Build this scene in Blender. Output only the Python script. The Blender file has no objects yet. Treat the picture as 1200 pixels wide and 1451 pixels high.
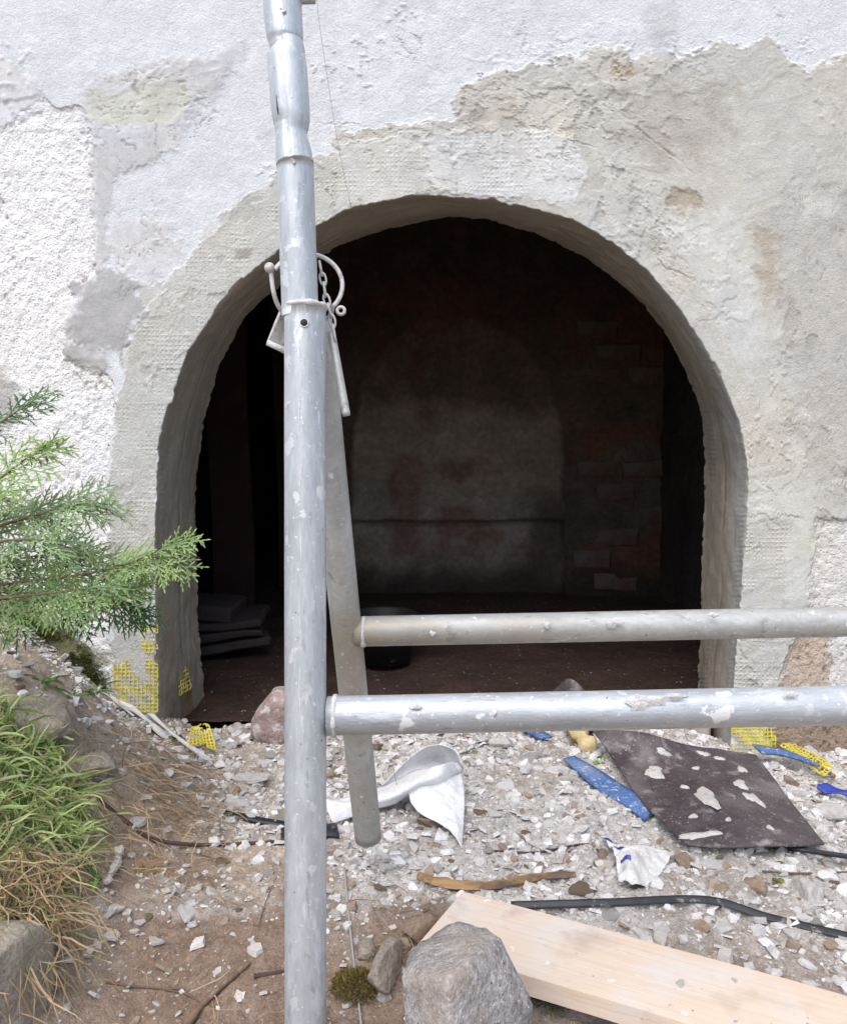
import bpy, bmesh, math, random
import numpy as np
from mathutils import Vector, Matrix, Euler

# ------------------------------------------------------------------ camera, sky, sun, exposure
sc = bpy.context.scene
H, PITCH, FPX, CX, CY = 0.76, math.radians(6.0), 1200.0, 600.0, 725.5
cam = bpy.data.cameras.new('camera'); cam_o = bpy.data.objects.new('camera', cam)
sc.collection.objects.link(cam_o); sc.camera = cam_o
cam.sensor_fit = 'HORIZONTAL'; cam.sensor_width = 36.0; cam.lens = 36.0 * FPX / 1200.0
cam.clip_start = 0.02; cam.clip_end = 500
cam_o.location = (0, 0, H); cam_o.rotation_euler = (math.radians(90) - PITCH, 0, 0)

SUN_EL, SUN_AZ = math.radians(58), math.radians(-158)   # azimuth measured from +Y towards +X
w = bpy.data.worlds.new('World'); sc.world = w; w.use_nodes = True
nt = w.node_tree; bg = nt.nodes['Background']
sky = nt.nodes.new('ShaderNodeTexSky'); sky.sky_type = 'NISHITA'; sky.sun_disc = False
sky.sun_elevation = SUN_EL; sky.sun_rotation = SUN_AZ
sky.air_density = 1.0; sky.dust_density = 2.5; sky.ozone_density = 0.6
nt.links.new(sky.outputs[0], bg.inputs[0]); bg.inputs[1].default_value = 0.14
sun = bpy.data.lights.new('sun', 'SUN'); sun.energy = 1.4; sun.angle = math.radians(60); sun.color = (1.0, 0.97, 0.93)
sun_o = bpy.data.objects.new('sun', sun); sc.collection.objects.link(sun_o)
d_sun = Vector((math.sin(SUN_AZ) * math.cos(SUN_EL), math.cos(SUN_AZ) * math.cos(SUN_EL), math.sin(SUN_EL)))
sun_o.rotation_euler = d_sun.to_track_quat('Z', 'Y').to_euler(); sun_o.location = (0, 0, 8)
vs = sc.view_settings; vs.view_transform = 'Standard'; vs.look = 'None'; vs.gamma = 1.0; vs.use_curve_mapping = False
vs.exposure = 0.68
try:
    sc.cycles.use_denoising = True; sc.cycles.max_bounces = 8; sc.cycles.diffuse_bounces = 5
except Exception: pass

# ------------------------------------------------------------------ helpers
rng = np.random.default_rng(11); random.seed(11)
_tab = np.random.default_rng(5).random((256, 256)).astype(np.float64)
def vn(x, y, s=0):
    x = np.asarray(x, float) + s * 37.13; y = np.asarray(y, float) + s * 17.71
    ix = np.floor(x).astype(int); iy = np.floor(y).astype(int); fx = x - ix; fy = y - iy
    fx = fx * fx * fx * (fx * (fx * 6 - 15) + 10); fy = fy * fy * fy * (fy * (fy * 6 - 15) + 10)
    a = _tab[ix & 255, iy & 255]; b = _tab[(ix + 1) & 255, iy & 255]; c = _tab[ix & 255, (iy + 1) & 255]; d = _tab[(ix + 1) & 255, (iy + 1) & 255]
    return (a + (b - a) * fx) * (1 - fy) + (c + (d - c) * fx) * fy          # 0..1
def fbm(x, y, o=4, s=0):
    t = 0; a = 1; n = 0
    for i in range(o):
        t = t + a * vn(np.asarray(x) * 2.03 ** i, np.asarray(y) * 2.03 ** i, s + i * 3); n += a; a *= 0.5
    return t / n * 2 - 1                                                     # about -1..1
def sst(a, b, x):
    t = np.clip((np.asarray(x, float) - a) / (b - a), 0, 1); return t * t * (3 - 2 * t)

FW = Vector((0, math.cos(PITCH), -math.sin(PITCH))); UP = Vector((0, math.sin(PITCH), math.cos(PITCH))); RT = Vector((1, 0, 0)); CAM = Vector((0, 0, H))
def ray(px, py): return FW + RT * ((px - CX) / FPX) + UP * ((CY - py) / FPX)
def PD(px, py, d): return CAM + ray(px, py) * d
def PY(px, py, Y):
    r = ray(px, py); return CAM + r * (Y / r.y)
def topx(x, y, z):
    z = z - H; dep = y * FW.y + z * FW.z; u = y * UP.y + z * UP.z
    return CX + FPX * x / dep, CY - FPX * u / dep

def gz(x, y, fine=True):
    x = np.asarray(x, float); y = np.asarray(y, float)
    z = -0.075 * (1 - sst(0.75, 1.3, y)) - 0.06 * sst(0.45, 1.1, x) * sst(1.0, 1.9, y)
    z = z - 0.02 * sst(0.5, -0.2, x) * sst(1.35, 1.0, y)
    xs = -0.37 - 0.21 * sst(1.65, 2.0, y) + 0.03 * fbm(y * 4, y * 0 + 3.3, 2, 8)
    s = xs - x
    z = z + 0.30 * sst(0, 0.5, s) + 0.10 * np.clip(s - 0.5, 0, 1.0) + 0.03 * np.clip(s - 1.5, 0, 20)
    z = z + 0.018 * fbm(x * 5, y * 5, 3, 1)
    inb = sst(2.06, 2.12, y)
    if fine:
        z = z + 0.008 * fbm(x * 22, y * 22, 3, 2) + 0.0035 * fbm(x * 90, y * 90, 2, 4)
        z = z + 0.012 * sst(0.1, 0.6, fbm(x * 13, y * 13, 2, 9)) * sst(1.15, 1.5, y)
    return z * (1 - inb) + (-0.12) * inb
def G(px, py, dz=0.0):
    r = ray(px, py); t = np.linspace(0.4, 3.5, 1600); X = r.x * t; Y = r.y * t; Z = H + r.z * t
    k = np.argmax(Z < gz(X, Y) + dz)
    return Vector((X[k], Y[k], Z[k]))

COL = sc.collection
def mesh_np(name, V, F, mat, smooth=True, attrs=None):
    """V (n,3); F list of (m,k) arrays"""
    V = np.asarray(V, np.float32); me = bpy.data.meshes.new(name)
    if not isinstance(F, (list, tuple)): F = [F]
    F = [np.asarray(f, np.int32) for f in F if len(f)]
    li = np.concatenate([f.ravel() for f in F]); tot = np.concatenate([np.full(len(f), f.shape[1], np.int32) for f in F])
    st = np.concatenate([[0], np.cumsum(tot)[:-1]]).astype(np.int32)
    me.vertices.add(len(V)); me.vertices.foreach_set('co', V.ravel())
    me.loops.add(len(li)); me.loops.foreach_set('vertex_index', li)
    me.polygons.add(len(tot)); me.polygons.foreach_set('loop_start', st); me.polygons.foreach_set('loop_total', tot)
    me.polygons.foreach_set('use_smooth', np.full(len(tot), smooth, bool))
    me.update(calc_edges=True)
    for k, a in (attrs or {}).items():
        a = np.asarray(a, np.float32)
        if a.shape[1] == 3: a = np.concatenate([a, np.ones((len(a), 1), np.float32)], 1)
        at = me.attributes.new(k, 'FLOAT_COLOR', 'POINT'); at.data.foreach_set('color', a.ravel())
    if mat: me.materials.append(mat)
    return me
def link(name, me, parent=None, loc=None):
    o = bpy.data.objects.new(name, me); COL.objects.link(o)
    if loc is not None: o.location = loc
    if parent is not None: o.parent = parent
    return o
def tag(o, label=None, cat=None, group=None, kind=None):
    if label: o['label'] = label
    if cat: o['category'] = cat
    if group: o['group'] = group
    if kind: o['kind'] = kind
    return o
def empty(name, loc): 
    o = bpy.data.objects.new(name, None); COL.objects.link(o); o.location = loc; o.empty_display_size = .05; return o
def based(name, V, F, mat, smooth=True, attrs=None, parent=None):
    """one mesh object, origin at its base; under a parent Empty that is only translated"""
    V = np.asarray(V, float); b = np.array([V[:, 0].mean(), V[:, 1].mean(), V[:, 2].min()])
    me = mesh_np(name, V - b, F, mat, smooth, attrs); p = Vector(b)
    if parent is not None: p = p - parent_loc(parent)
    return link(name, me, parent, p)
def parent_loc(o):
    p = Vector(o.location)
    while o.parent is not None: o = o.parent; p += Vector(o.location)
    return p
def grid_faces(nu, nv, wrap=False):
    i = np.arange(nu - 1)[:, None] * nv; m = nv if wrap else nv - 1
    j = np.arange(m)[None, :]; j2 = (j + 1) % nv
    return np.stack([i + j, i + j2, i + nv + j2, i + nv + j], -1).reshape(-1, 4)
def sheet(P, thick):
    """thick slab from a point grid P (nu,nv,3)"""
    P = np.asarray(P, float); nu, nv = P.shape[:2]
    du = np.gradient(P, axis=0); dv = np.gradient(P, axis=1); n = np.cross(du, dv); n /= np.linalg.norm(n, axis=-1, keepdims=True) + 1e-9
    A = P + n * thick / 2; B = P - n * thick / 2; V = np.concatenate([A.reshape(-1, 3), B.reshape(-1, 3)]); N = nu * nv
    f = grid_faces(nu, nv); F = [f, f[:, ::-1] + N]
    idx = np.arange(N).reshape(nu, nv)
    loop = np.concatenate([idx[0, :-1], idx[:-1, -1], idx[-1, :0:-1], idx[:0:-1, 0]])
    l2 = np.roll(loop, -1); F.append(np.stack([loop, loop + N, l2 + N, l2], -1))
    return V, F
def tube_np(pts, r, seg=10, cap=True, bumps=None):
    pts = [Vector(p) for p in pts]; n = len(pts); rs = r if hasattr(r, '__len__') else [r] * n
    V = []; t0 = (pts[1] - pts[0]).normalized(); a = Vector((0, 0, 1)) if abs(t0.z) < .9 else Vector((1, 0, 0)); u = t0.cross(a).normalized()
    for i, p in enumerate(pts):
        t = (pts[min(i + 1, n - 1)] - pts[max(i - 1, 0)]).normalized(); u = (u - t * u.dot(t)).normalized(); v = t.cross(u)
        for k in range(seg):
            an = 2 * math.pi * k / seg; V.append(p + (u * math.cos(an) + v * math.sin(an)) * (rs[i] * (bumps(i, an) if bumps else 1)))
    V = np.array([tuple(q) for q in V]); F = [grid_faces(n, seg, True)]
    if cap: F += [np.arange(seg)[None, ::-1], (np.arange(seg) + (n - 1) * seg)[None, :]]
    return V, F
def smooth_path(ctrl, n):
    """Catmull-Rom through control points"""
    c = [np.array(tuple(p), float) for p in ctrl]; c = [2 * c[0] - c[1]] + c + [2 * c[-1] - c[-2]]; out = []
    m = len(c) - 3
    for k in range(n):
        t = k / (n - 1) * m; i = min(int(t), m - 1); t -= i; p0, p1, p2, p3 = c[i:i + 4]
        out.append(Vector(0.5 * ((2 * p1) + (p2 - p0) * t + (2 * p0 - 5 * p1 + 4 * p2 - p3) * t * t + (3 * p1 - p0 - 3 * p2 + p3) * t ** 3)))
    return out
def join(parts):
    """parts: list of (V,F) -> one V,F"""
    Vs = []; Fs = []; o = 0
    for V, F in parts:
        Vs.append(np.asarray(V, float)); 
        for f in (F if isinstance(F, list) else [F]): Fs.append(np.asarray(f) + o)
        o += len(V)
    by = {}
    for f in Fs: by.setdefault(f.shape[1], []).append(f)
    return np.concatenate(Vs), [np.concatenate(v) for v in by.values()]

# ------------------------------------------------------------------ materials
def mat(name, col=(.5, .5, .5), attr=None, rough=.85, metal=0.0, var=(), bumps=(), spec=0.3, tint=None, translucent=0.0, splat=None, stretch=None):
    m = bpy.data.materials.new(name); m.use_nodes = True; t = m.node_tree; N = t.nodes; L = t.links; b = N['Principled BSDF']
    tc = N.new('ShaderNodeTexCoord'); co = tc.outputs['Object']
    if stretch:
        mp_ = N.new('ShaderNodeMapping'); mp_.inputs['Scale'].default_value = stretch; L.new(co, mp_.inputs[0]); co = mp_.outputs[0]
    def noise(scale, detail=4, rg=.6, off=0.0, dist=0.0):
        n = N.new('ShaderNodeTexNoise'); n.inputs['Scale'].default_value = scale; n.inputs['Detail'].default_value = detail
        n.inputs['Roughness'].default_value = rg; n.inputs['Distortion'].default_value = dist
        v = N.new('ShaderNodeVectorMath'); v.operation = 'ADD'; v.inputs[1].default_value = (off, off * .7, off * 1.3); L.new(co, v.inputs[0]); L.new(v.outputs[0], n.inputs['Vector']); return n
    if attr:
        a = N.new('ShaderNodeAttribute'); a.attribute_name = attr; c = a.outputs['Color']
    else:
        a = N.new('ShaderNodeRGB'); a.outputs[0].default_value = (*col, 1); c = a.outputs[0]
    for i, (s, amt) in enumerate(var):
        n = noise(s, 5, .65, 3.1 * i); mr = N.new('ShaderNodeMapRange'); mr.inputs[1].default_value = .3; mr.inputs[2].default_value = .7
        mr.inputs[3].default_value = 1 - amt; mr.inputs[4].default_value = 1 + amt; L.new(n.outputs['Fac'], mr.inputs[0])
        v = N.new('ShaderNodeVectorMath'); v.operation = 'SCALE'; L.new(c, v.inputs[0]); L.new(mr.outputs[0], v.inputs['Scale']); c = v.outputs[0]
    for (s, lo, hi, colr, *u_) in (tint or ()):
        co_k = co
        if u_: co = tc.outputs['Object']
        n = noise(s, 6, .6, 7.7 + lo * 10); co = co_k; mr = N.new('ShaderNodeMapRange'); mr.inputs[1].default_value = lo; mr.inputs[2].default_value = hi; L.new(n.outputs['Fac'], mr.inputs[0])
        mx = N.new('ShaderNodeMix'); mx.data_type = 'RGBA'; L.new(mr.outputs[0], mx.inputs[0]); L.new(c, mx.inputs[6]); mx.inputs[7].default_value = (*colr, 1); c = mx.outputs[2]
        if splat and colr == splat:
            inv = N.new('ShaderNodeMath'); inv.operation = 'MULTIPLY_ADD'; L.new(mr.outputs[0], inv.inputs[0]); inv.inputs[1].default_value = -metal; inv.inputs[2].default_value = metal
            L.new(inv.outputs[0], b.inputs['Metallic'])
            r2 = N.new('ShaderNodeMapRange'); L.new(mr.outputs[0], r2.inputs[0]); r2.inputs[3].default_value = rough; r2.inputs[4].default_value = .9; L.new(r2.outputs[0], b.inputs['Roughness'])
    L.new(c, b.inputs['Base Color'])
    b.inputs['Roughness'].default_value = rough; b.inputs['Metallic'].default_value = metal; b.inputs['Specular IOR Level'].default_value = spec
    last = None
    for i, (s, dist, det) in enumerate(bumps):
        n = noise(s, det, .6, 11.3 * i + 2); bp = N.new('ShaderNodeBump'); bp.inputs['Strength'].default_value = 1; bp.inputs['Distance'].default_value = dist
        L.new(n.outputs['Fac'], bp.inputs['Height'])
        if last: L.new(last, bp.inputs['Normal'])
        last = bp.outputs[0]
    if last: L.new(last, b.inputs['Normal'])
    if translucent:
        tr = N.new('ShaderNodeBsdfTranslucent'); L.new(c, tr.inputs['Color']); ms = N.new('ShaderNodeMixShader'); ms.inputs[0].default_value = translucent
        L.new(b.outputs[0], ms.inputs[1]); L.new(tr.outputs[0], ms.inputs[2]); L.new(ms.outputs[0], N['Material Output'].inputs['Surface'])
    return m

def facade_material():
    m = bpy.data.materials.new('render_coat'); m.use_nodes = True; t = m.node_tree; N = t.nodes; L = t.links; b = N['Principled BSDF']
    tc = N.new('ShaderNodeTexCoord'); co = tc.outputs['Object']
    A = N.new('ShaderNodeAttribute'); A.attribute_name = 'Col'; K = N.new('ShaderNodeAttribute'); K.attribute_name = 'Mask'
    sp = N.new('ShaderNodeSeparateColor'); L.new(K.outputs['Color'], sp.inputs[0])
    def math_(op, a, c=None, k=None):
        n = N.new('ShaderNodeMath'); n.operation = op
        for i, q in enumerate((a, c, k)):
            if q is None: continue
            if isinstance(q, (int, float)): n.inputs[i].default_value = q
            else: L.new(q, n.inputs[i])
        return n.outputs[0]
    def noise(s, d, r=.6):
        n = N.new('ShaderNodeTexNoise'); n.inputs['Scale'].default_value = s; n.inputs['Detail'].default_value = d; n.inputs['Roughness'].default_value = r; L.new(co, n.inputs['Vector']); return n.outputs['Fac']
    n1 = noise(230, 3); n2 = noise(75, 5, .7); n3 = noise(600, 2)
    # pits of the coarse rendered areas
    vo = N.new('ShaderNodeTexVoronoi'); vo.inputs['Scale'].default_value = 120; vo.inputs['Randomness'].default_value = 1; L.new(co, vo.inputs['Vector'])
    pit = math_('MULTIPLY', math_('SMOOTH_MIN', vo.outputs['Distance'], .45, .1), 1.6)
    # woven mesh print: two sine combs
    sx = N.new('ShaderNodeSeparateXYZ'); L.new(co, sx.inputs[0]); wob = math_('MULTIPLY', noise(14, 2), .012)
    wx = math_('SINE', math_('MULTIPLY', math_('ADD', sx.outputs[0], wob), 2 * math.pi / .0105))
    wz = math_('SINE', math_('MULTIPLY', math_('ADD', sx.outputs[2], wob), 2 * math.pi / .0105))
    grid = math_('MAXIMUM', wx, wz)
    patch = N.new('ShaderNodeMapRange'); patch.inputs[1].default_value = .47; patch.inputs[2].default_value = .62; L.new(noise(11, 3), patch.inputs[0])
    gm = math_('MULTIPLY', sp.outputs[1], patch.outputs[0])
    hgt = math_('ADD', math_('MULTIPLY', math_('ADD', n1, math_('MULTIPLY', n2, .9)), math_('MULTIPLY_ADD', sp.outputs[0], .0042, .0007)),
                math_('MULTIPLY', math_('MULTIPLY', grid, gm), .0010))
    hgt = math_('ADD', hgt, math_('MULTIPLY', math_('MULTIPLY', pit, sp.outputs[2]), .004))
    hgt = math_('ADD', hgt, math_('MULTIPLY', n3, .0004))
    bp = N.new('ShaderNodeBump'); bp.inputs['Strength'].default_value = .9; bp.inputs['Distance'].default_value = 1.0; L.new(hgt, bp.inputs['Height']); L.new(bp.outputs[0], b.inputs['Normal'])
    mr = N.new('ShaderNodeMapRange'); mr.inputs[1].default_value = .3; mr.inputs[2].default_value = .7; mr.inputs[3].default_value = .87; mr.inputs[4].default_value = 1.10; L.new(noise(22, 9, .72), mr.inputs[0])
    m2 = N.new('ShaderNodeMapRange'); m2.inputs[1].default_value = .35; m2.inputs[2].default_value = .65; m2.inputs[3].default_value = .95; m2.inputs[4].default_value = 1.04; L.new(n1, m2.inputs[0])
    v = N.new('ShaderNodeVectorMath'); v.operation = 'SCALE'; L.new(A.outputs['Color'], v.inputs[0]); L.new(math_('MULTIPLY', mr.outputs[0], m2.outputs[0]), v.inputs['Scale'])
    L.new(v.outputs[0], b.inputs['Base Color']); b.inputs['Roughness'].default_value = .9; b.inputs['Specular IOR Level'].default_value = .2
    return m

M = dict(
    facade=facade_material(),
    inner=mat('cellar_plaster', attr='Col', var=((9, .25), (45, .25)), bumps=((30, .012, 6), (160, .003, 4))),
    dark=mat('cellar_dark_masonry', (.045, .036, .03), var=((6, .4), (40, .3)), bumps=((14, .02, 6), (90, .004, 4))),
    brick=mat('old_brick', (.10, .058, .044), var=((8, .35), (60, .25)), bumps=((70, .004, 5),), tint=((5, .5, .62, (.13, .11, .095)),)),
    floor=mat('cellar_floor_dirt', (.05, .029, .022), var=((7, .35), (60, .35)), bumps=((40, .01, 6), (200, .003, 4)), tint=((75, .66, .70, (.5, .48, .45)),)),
    soil=mat('soil', attr='Col', var=((60, .25), (260, .3), (12, .15)), bumps=((120, .006, 6), (420, .0025, 4)), tint=((330, .64, .68, (.62, .6, .57)),)),
    chip=mat('plaster_rubble', attr='Col', var=((160, .14),), bumps=((260, .0016, 4),)),
    white_chip=mat('white_plaster', (.68, .665, .645), var=((120, .12), (25, .10), (3, .12)), bumps=((200, .0016, 4),), tint=((35, .6, .72, (.5, .46, .42)),)),
    grey_chip=mat('grey_mortar', (.49, .47, .44), var=((120, .2), (25, .1)), bumps=((170, .0025, 5),)),
    brown_chip=mat('brown_clod', (.27, .205, .15), var=((120, .3), (25, .15)), bumps=((150, .003, 5),)),
    galv=mat('galvanised_steel', (.52, .555, .58), rough=.5, metal=.45, spec=.5, stretch=(1, 1, .22), var=((60, .12), (14, .12), (260, .10)), bumps=((90, .0006, 4), (500, .0003, 3)),
             tint=((55, .58, .64, (.68, .71, .74)), (110, .61, .66, (.40, .42, .44)), (150, .635, .66, (.72, .75, .77), 'u'), (36, .63, .642, (.66, .69, .71), 'u'), (95, .70, .715, (.12, .11, .10), 'u'), (20, .675, .685, (.68, .68, .67), 'u'), (6, .60, .80, (.45, .40, .33))), splat=(.68, .68, .67)),
    galv_rail=mat('galvanised_rail', (.47, .50, .525), rough=.5, metal=.45, spec=.5, stretch=(.22, 1, 1), var=((60, .12), (14, .14), (260, .10)), bumps=((90, .0006, 4), (500, .0003, 3)),
             tint=((55, .58, .64, (.60, .64, .68)), (110, .62, .68, (.34, .37, .40)), (150, .635, .66, (.70, .73, .75), 'u'), (36, .63, .642, (.64, .67, .69), 'u'), (95, .69, .705, (.12, .11, .10), 'u'), (20, .665, .675, (.68, .68, .67), 'u'), (6, .57, .76, (.42, .37, .30))), splat=(.68, .68, .67)),
    galv_dirty=mat('dusty_steel', (.46, .465, .45), rough=.55, metal=.4, spec=.5, stretch=(.3, 1, .45), var=((50, .14), (16, .14), (260, .10)), bumps=((90, .0008, 4), (500, .0003, 3)),
             tint=((9, .5, .70, (.38, .34, .28)), (100, .60, .66, (.33, .32, .30)), (150, .64, .67, (.60, .60, .58), 'u'), (95, .69, .705, (.13, .11, .10), 'u'), (20, .66, .67, (.62, .61, .59), 'u')), splat=(.62, .61, .59)),
    zinc_white=mat('painted_ring', (.55, .53, .51), rough=.5, metal=.15, var=((150, .1),), bumps=((300, .0004, 3),), tint=((90, .56, .64, (.36, .33, .30)), (140, .64, .69, (.25, .17, .11)))),
    weld=mat('mortar_crust', (.64, .63, .62), var=((90, .15),), bumps=((220, .003, 5),)),
    hole=mat('near_black', (.05, .05, .05), rough=.8, var=((60, .3),)),  # near-black standing for shade in the pin hole, shared with thin dark lines
    rust=mat('rust_line', (.30, .13, .05), var=((120, .4),), bumps=((200, .001, 3),)),
    granite=mat('granite', (.345, .325, .315), var=((45, .35), (170, .4), (9, .12)), bumps=((60, .007, 6), (260, .002, 4)), tint=((200, .60, .66, (.68, .66, .64)), (150, .62, .68, (.10, .09, .09)), (6, .54, .7, (.40, .33, .27)))),
    redstone=mat('red_stone', (.40, .30, .27), var=((30, .25), (140, .25)), bumps=((50, .01, 6), (260, .002, 4)), tint=((40, .52, .60, (.66, .63, .61)), (9, .5, .64, (.52, .46, .43)), (7, .58, .70, (.24, .16, .10)))),
    greystone=mat('field_stone', (.36, .31, .255), var=((25, .2), (140, .3)), bumps=((40, .012, 7), (240, .002, 4)), tint=((12, .52, .68, (.31, .29, .22)),)),
    pink=mat('pink_sill_stone', (.40, .33, .30), var=((30, .15), (160, .2)), bumps=((120, .003, 5),), tint=((14, .5, .66, (.50, .46, .43)),)),
    plank=None, wood=None,
    felt=mat('dark_sheet', (.078, .062, .066), rough=.55, spec=.4, var=((14, .3), (90, .25)), bumps=((200, .0008, 4), (25, .004, 4)), tint=((11, .52, .76, (.19, .17, .165)), (26, .58, .72, (.32, .30, .29)), (230, .63, .69, (.55, .53, .52)), (60, .68, .71, (.56, .54, .52)))),
    splat=mat('mortar_splat', (.56, .54, .51), var=((90, .14),), bumps=((170, .0025, 5),)),
    blue=mat('blue_foam', (.085, .17, .38), rough=.8, var=((30, .15), (300, .25)), bumps=((420, .001, 3), (50, .004, 4)), tint=((12, .5, .72, (.26, .31, .42)), (60, .57, .66, (.5, .51, .53)), (240, .61, .66, (.6, .6, .6)))),
    yellow=mat('yellow_mesh', (.70, .60, .06), rough=.5, var=((40, .12),), tint=((26, .52, .62, (.52, .50, .43)), (90, .6, .66, (.55, .53, .48)))),
    foam=mat('yellow_foam', (.62, .50, .27), var=((30, .2),), bumps=((120, .004, 5),), tint=((14, .54, .62, (.42, .22, .06)),)),
    cloth=mat('white_fleece', (.86, .86, .87), rough=.8, translucent=.12, var=((20, .08), (140, .08)), bumps=((45, .005, 5), (160, .0012, 4)), tint=((18, .64, .76, (.62, .6, .57)),)),
    wrap=mat('white_wrapper', (.66, .65, .63), rough=.45, spec=.5, var=((40, .1),), bumps=((60, .002, 4),), tint=((20, .58, .7, (.45, .41, .36)),)),
    ink=mat('blue_print', (.03, .05, .34), rough=.45, spec=.5),
    black=mat('black_strap', (.025, .027, .032), rough=.5, spec=.5, var=((40, .3),), bumps=((120, .0006, 3),), tint=((45, .6, .7, (.28, .27, .26)),)),
    twig=mat('twig_bark', (.17, .115, .08), var=((60, .3),), bumps=((160, .002, 4),), tint=((30, .6, .7, (.36, .31, .27)),)),
    root=mat('root_bark', (.09, .055, .045), var=((60, .3),), bumps=((160, .002, 4),)),
    straw=mat('dry_grass', attr='Col', rough=.7, var=((40, .12),), translucent=.2),
    grass=mat('green_grass', attr='Col', rough=.55, spec=.35, var=((30, .15),), translucent=.3),
    leaf=mat('conifer_leaf', attr='Col', rough=.6, spec=.3, var=((25, .15),), translucent=.15),
    moss=mat('moss', attr='Col', rough=.95, var=((120, .3),)),
    tub=mat('black_tub', (.02, .02, .022), rough=.6, var=((20, .3),), tint=((30, .62, .7, (.2, .19, .18)),)),
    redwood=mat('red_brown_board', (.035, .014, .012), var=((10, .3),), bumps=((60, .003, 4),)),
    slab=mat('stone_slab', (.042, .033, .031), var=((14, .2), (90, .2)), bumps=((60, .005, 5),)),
    string=mat('grey_string', (.35, .34, .33)),
)
def wood_material(name, base, dark, scale=1.0, marks=None):
    m = bpy.data.materials.new(name); m.use_nodes = True; t = m.node_tree; N = t.nodes; L = t.links; b = N['Principled BSDF']
    tc = N.new('ShaderNodeTexCoord'); mp = N.new('ShaderNodeMapping'); mp.inputs['Scale'].default_value = (1.6, 30, 30); L.new(tc.outputs['Object'], mp.inputs[0])
    n = N.new('ShaderNodeTexNoise'); n.inputs['Scale'].default_value = 3 * scale; n.inputs['Detail'].default_value = 6; n.inputs['Distortion'].default_value = .6; L.new(mp.outputs[0], n.inputs['Vector'])
    mr = N.new('ShaderNodeMapRange'); mr.inputs[1].default_value = .35; mr.inputs[2].default_value = .7; L.new(n.outputs['Fac'], mr.inputs[0])
    mx = N.new('ShaderNodeMix'); mx.data_type = 'RGBA'; L.new(mr.outputs[0], mx.inputs[0]); mx.inputs[6].default_value = (*base, 1); mx.inputs[7].default_value = (*dark, 1); c = mx.outputs[2]
    for s, lo, hi, cc in marks or ():
        n2 = N.new('ShaderNodeTexNoise'); n2.inputs['Scale'].default_value = s; n2.inputs['Detail'].default_value = 6; L.new(tc.outputs['Object'], n2.inputs['Vector'])
        r2 = N.new('ShaderNodeMapRange'); r2.inputs[1].default_value = lo; r2.inputs[2].default_value = hi; L.new(n2.outputs['Fac'], r2.inputs[0])
        q = N.new('ShaderNodeMix'); q.data_type = 'RGBA'; L.new(r2.outputs[0], q.inputs[0]); L.new(c, q.inputs[6]); q.inputs[7].default_value = (*cc, 1); c = q.outputs[2]
    L.new(c, b.inputs['Base Color']); b.inputs['Roughness'].default_value = .8; b.inputs['Specular IOR Level'].default_value = .25
    bp = N.new('ShaderNodeBump'); bp.inputs['Distance'].default_value = .0012; L.new(n.outputs['Fac'], bp.inputs['Height']); L.new(bp.outputs[0], b.inputs['Normal'])
    return m
M['plank'] = wood_material('pale_pine', (.72, .60, .49), (.67, .535, .41), 1.0, ((9, .48, .66, (.68, .61, .545)), (60, .69, .74, (.46, .34, .24)), (16, .60, .76, (.54, .42, .36)), (7, .62, .80, (.46, .38, .31)), (34, .68, .70, (.76, .74, .71)), (120, .72, .74, (.32, .24, .17))))
M['wood'] = wood_material('broken_wood', (.42, .27, .13), (.20, .13, .08), 1.5, ((14, .5, .6, (.17, .12, .09)),))
M['slat'] = wood_material('whitewashed_lath', (.62, .60, .57), (.48, .45, .42), 1.5)

# ------------------------------------------------------------------ the building: facade with the arch
D = 2.0
FRONT = [(226, 1200), (224, 1060), (222, 1000), (221, 900), (221, 720), (223, 640), (236, 580), (264, 500), (312, 428), (352, 388), (402, 348), (452, 318), (490, 297), (540, 286), (590, 275), (715, 285), (810, 310),
         (870, 345), (920, 386), (965, 440), (992, 482), (1022, 536), (1045, 592), (1058, 655), (1059, 690), (1055, 765), (1048, 855), (1040, 975), (1034, 1070), (1030, 1200)]
REAR = [(292, 1150), (291, 1030), (288, 960), (280, 880), (277, 720), (281, 640), (292, 580), (312, 512), (348, 448), (382, 415), (425, 382), (468, 354), (505, 338), (560, 322), (640, 305), (705, 313), (770, 334),
        (830, 366), (880, 402), (918, 438), (950, 482), (978, 540), (994, 590), (1000, 650), (1000, 690), (997, 765), (993, 855), (990, 975), (988, 1040), (986, 1150)]
def contour(pts, Y, n, zb=-0.5):
    q = np.array([[p.x, p.z] for p in (PY(a, b, Y) for a, b in pts)]); q[0, 1] = zb; q[-1, 1] = zb
    s = np.concatenate([[0], np.cumsum(np.hypot(*np.diff(q, axis=0).T))]); 
    return q, s
NF = 1640
qf, sf = contour(FRONT, D, NF); qr, sr = contour(REAR, D + 0.30, NF)
tt = np.linspace(0, sf[-1], NF); cf = np.stack([np.interp(tt, sf, qf[:, 0]), np.interp(tt, sf, qf[:, 1])], 1)
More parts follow.
